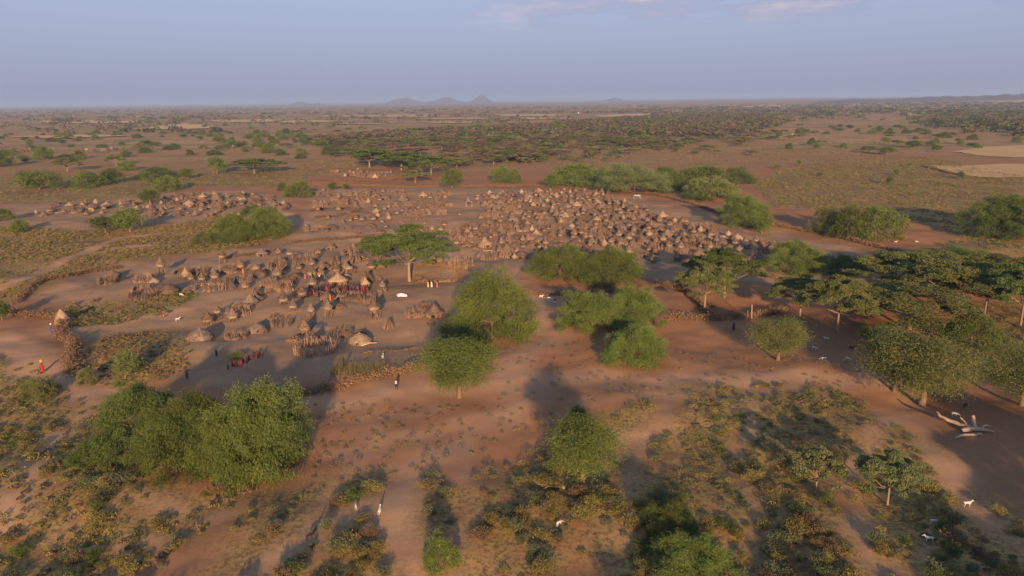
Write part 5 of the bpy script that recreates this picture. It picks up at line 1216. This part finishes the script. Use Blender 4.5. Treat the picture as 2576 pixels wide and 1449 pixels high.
sheet(974, 542 - 102, 2.4, 2.0, 1.7, 'bluetarp', 'blue tarpaulin shelter in the far stick compound', 'shelter', 'cloth_shelter')
sheet(1602, 500, 3.0, 2.2, 1.6, 'tarp', 'white cloth spread over a shelter behind the dense village', 'shelter', 'cloth_shelter')
# two bare wooden frames on the green patch between the settlements
for x, y, lb in ((1180, 520, 'bare goal shaped wooden frame on the green patch between the settlements'), (1228, 648, 'pale standing boards in front of the dense village')):
    p = gp(x, y); root = put('wooden_frame', None, p, label=lb, category='frame')
    for sx in (-1.2, 1.2):
        a = Acc(); gnarled([(sx, 0, -.1), (sx * 1.02, .05, 1.2), (sx * .96, 0, 2.1)], [.12, .10, .08], int(x + sx * 3), a, 6); put('post', a.mesh('post', [M['bleached']]), parent=root)
    a = Acc(); gnarled([(-1.5, 0, 2.05), (0, .05, 2.2), (1.5, 0, 2.0)], [.10, .11, .09], 5, a, 6); put('beam', a.mesh('beam', [M['bleached']]), parent=root)
# ash and dung patches
def patch(x, y, rad, m_, lb):
    a = Acc(); q = rng(int(x * 3)); a.lathe([(rad, -.03), (rad * .96, .05), (rad * .8, .03), (rad * .55, .08), (rad * .3, .14), (.02, .16)], 22, .16, int(x), None); n = 60; t_ = q.rand(n) * 6.28; u = np.sqrt(q.rand(n)) * rad
    P = np.stack([np.cos(t_) * u, np.sin(t_) * u, .1 + .05 * q.rand(n)], 1); a.leaves(P, unit(q.randn(n, 3)) * .16, unit(q.randn(n, 3)) * .08, q.rand(n)); put('ash_heap', a.mesh('ash_heap', [M[m_]]), gp(x, y), label=lb, category='ash heap')
patch(797, 818, 2.2, 'ash', 'round grey ash heap in the open yard of the near settlement'); patch(713, 973, 1.5, 'ash', 'grey ash heap in shade inside the front hedge')
patch(1113, 690, .9, 'ash', 'small dark ash spot, upper one in the oval garden'); patch(1127, 700, .9, 'ash', 'small dark ash spot, lower one in the oval garden'); patch(1277, 657, 1.2, 'ash', 'round ash heap on the empty yard before the dense village')
# dry reed patch and the green bush by the children
a = Acc(); q = rng(4); n = 700; P0 = np.stack([q.rand(n) * 9 - 4.5, q.rand(n) * 5 - 2.5, 0 * q.rand(n)], 1); a.sticks(P0, P0 + np.stack([q.randn(n) * .15, q.randn(n) * .15, .8 + .7 * q.rand(n)], 1), .022, .01, q.rand(n))
put('dry_reeds', a.mesh('dry_reeds', [M['ochre']]), gp(902, 936), label='patch of tall dry orange reeds inside the front hedge', kind='stuff')
p = gp(592, 903); o = put('green_bush', SHR[1], p, 0, (2.0, 1.5, 1.5), label='bright green leafy bush beside the group of children', category='bush'); o.material_slots[0].link = 'OBJECT'; o.material_slots[0].material = M['greenscrub']
# the straw stack at the hedge corner
a = Acc(); a.lathe([(1.5, 0), (1.45, .8), (1.0, 1.9), (.4, 2.7), (.05, 3.0)], 16, .15, 3); fringe(a, 1.4, .8, 90, .8, 3); fringe(a, .9, 1.9, 70, .8, 4); put('straw_stack', a.mesh('straw_stack', [M['thatchpale']]), gp(157, 812), label='pointed stack of pale straw at the thorn hedge corner', category='straw stack')
# felled poles
for x, y, L_, rz, lb in ((928, 870, 3.2, .5, 'pale pole lying right of the big round stick pen'), (2002 / 1.4907, 9999, 0, 0, ''), (1120, 712, 4.5, .1, 'long pale poles lying below the oval garden'), (1045 - 40, 668, 5.0, -.1, 'long pale poles lying left of the great acacia')):
    if y > 2000: continue
    a = Acc(); gnarled([(-L_ / 2, 0, .3), (0, .1, .5), (L_ / 2, 0, .35)], [.10, .09, .06], int(x), a, 6); put('felled_pole', a.mesh('felled_pole', [M['bleached']]), gp(x, y), rz, label=lb, category='pole')
# water tower on the plain
p = gp(1455, 269); p = p * (2100 / p.y) if p.y > 2100 else p; d = ray(1455, 266); t_ = 2300 / d.y; p = Vector((d.x * t_, 2300, 0))
root = put('water_tower', None, p, 0, (.45, .45, .45), label='white water tower standing alone on the far plain', category='tower')
a = Acc(); a.lathe([(.1, 11), (3.6, 11), (3.8, 11.5), (3.8, 15.5), (3.4, 16.2), (.1, 17.2)], 18, 0, 1, .5); put('tank', a.mesh('tank', [M['whiteplastic']]), parent=root)
for i in range(6):
    a = Acc(); t_ = i * 1.047; a.tube([(math.cos(t_) * 3.4, math.sin(t_) * 3.4, -.5), (math.cos(t_) * 2.8, math.sin(t_) * 2.8, 11.2)], [.4, .35], 6, .5); put('leg', a.mesh('leg', [M['whiteplastic']]), parent=root)
# ------------------------------------------------------------------ haze
bm_ = bmesh.new(); bmesh.ops.create_cube(bm_, size=1.0); me = bpy.data.meshes.new('haze'); bm_.to_mesh(me); bm_.free()
hz = put('haze', me, (0, 29000, 66), kind='stuff', label='pale evening haze over the plain'); hz.scale = (88000, 70000, 146)
m, t = mat('haze'); v_ = nd(t, 'ShaderNodeVolumePrincipled'); v_.inputs['Density'].default_value = 0.00009; v_.inputs['Color'].default_value = (.46, .67, 1.0, 1)
o_ = nd(t, 'ShaderNodeOutputMaterial'); t.links.new(v_.outputs[0], o_.inputs['Volume']); me.materials.append(m)
print('objects', len(bpy.data.objects), 'tris', sum(len(m_.polygons) for m_ in bpy.data.meshes))
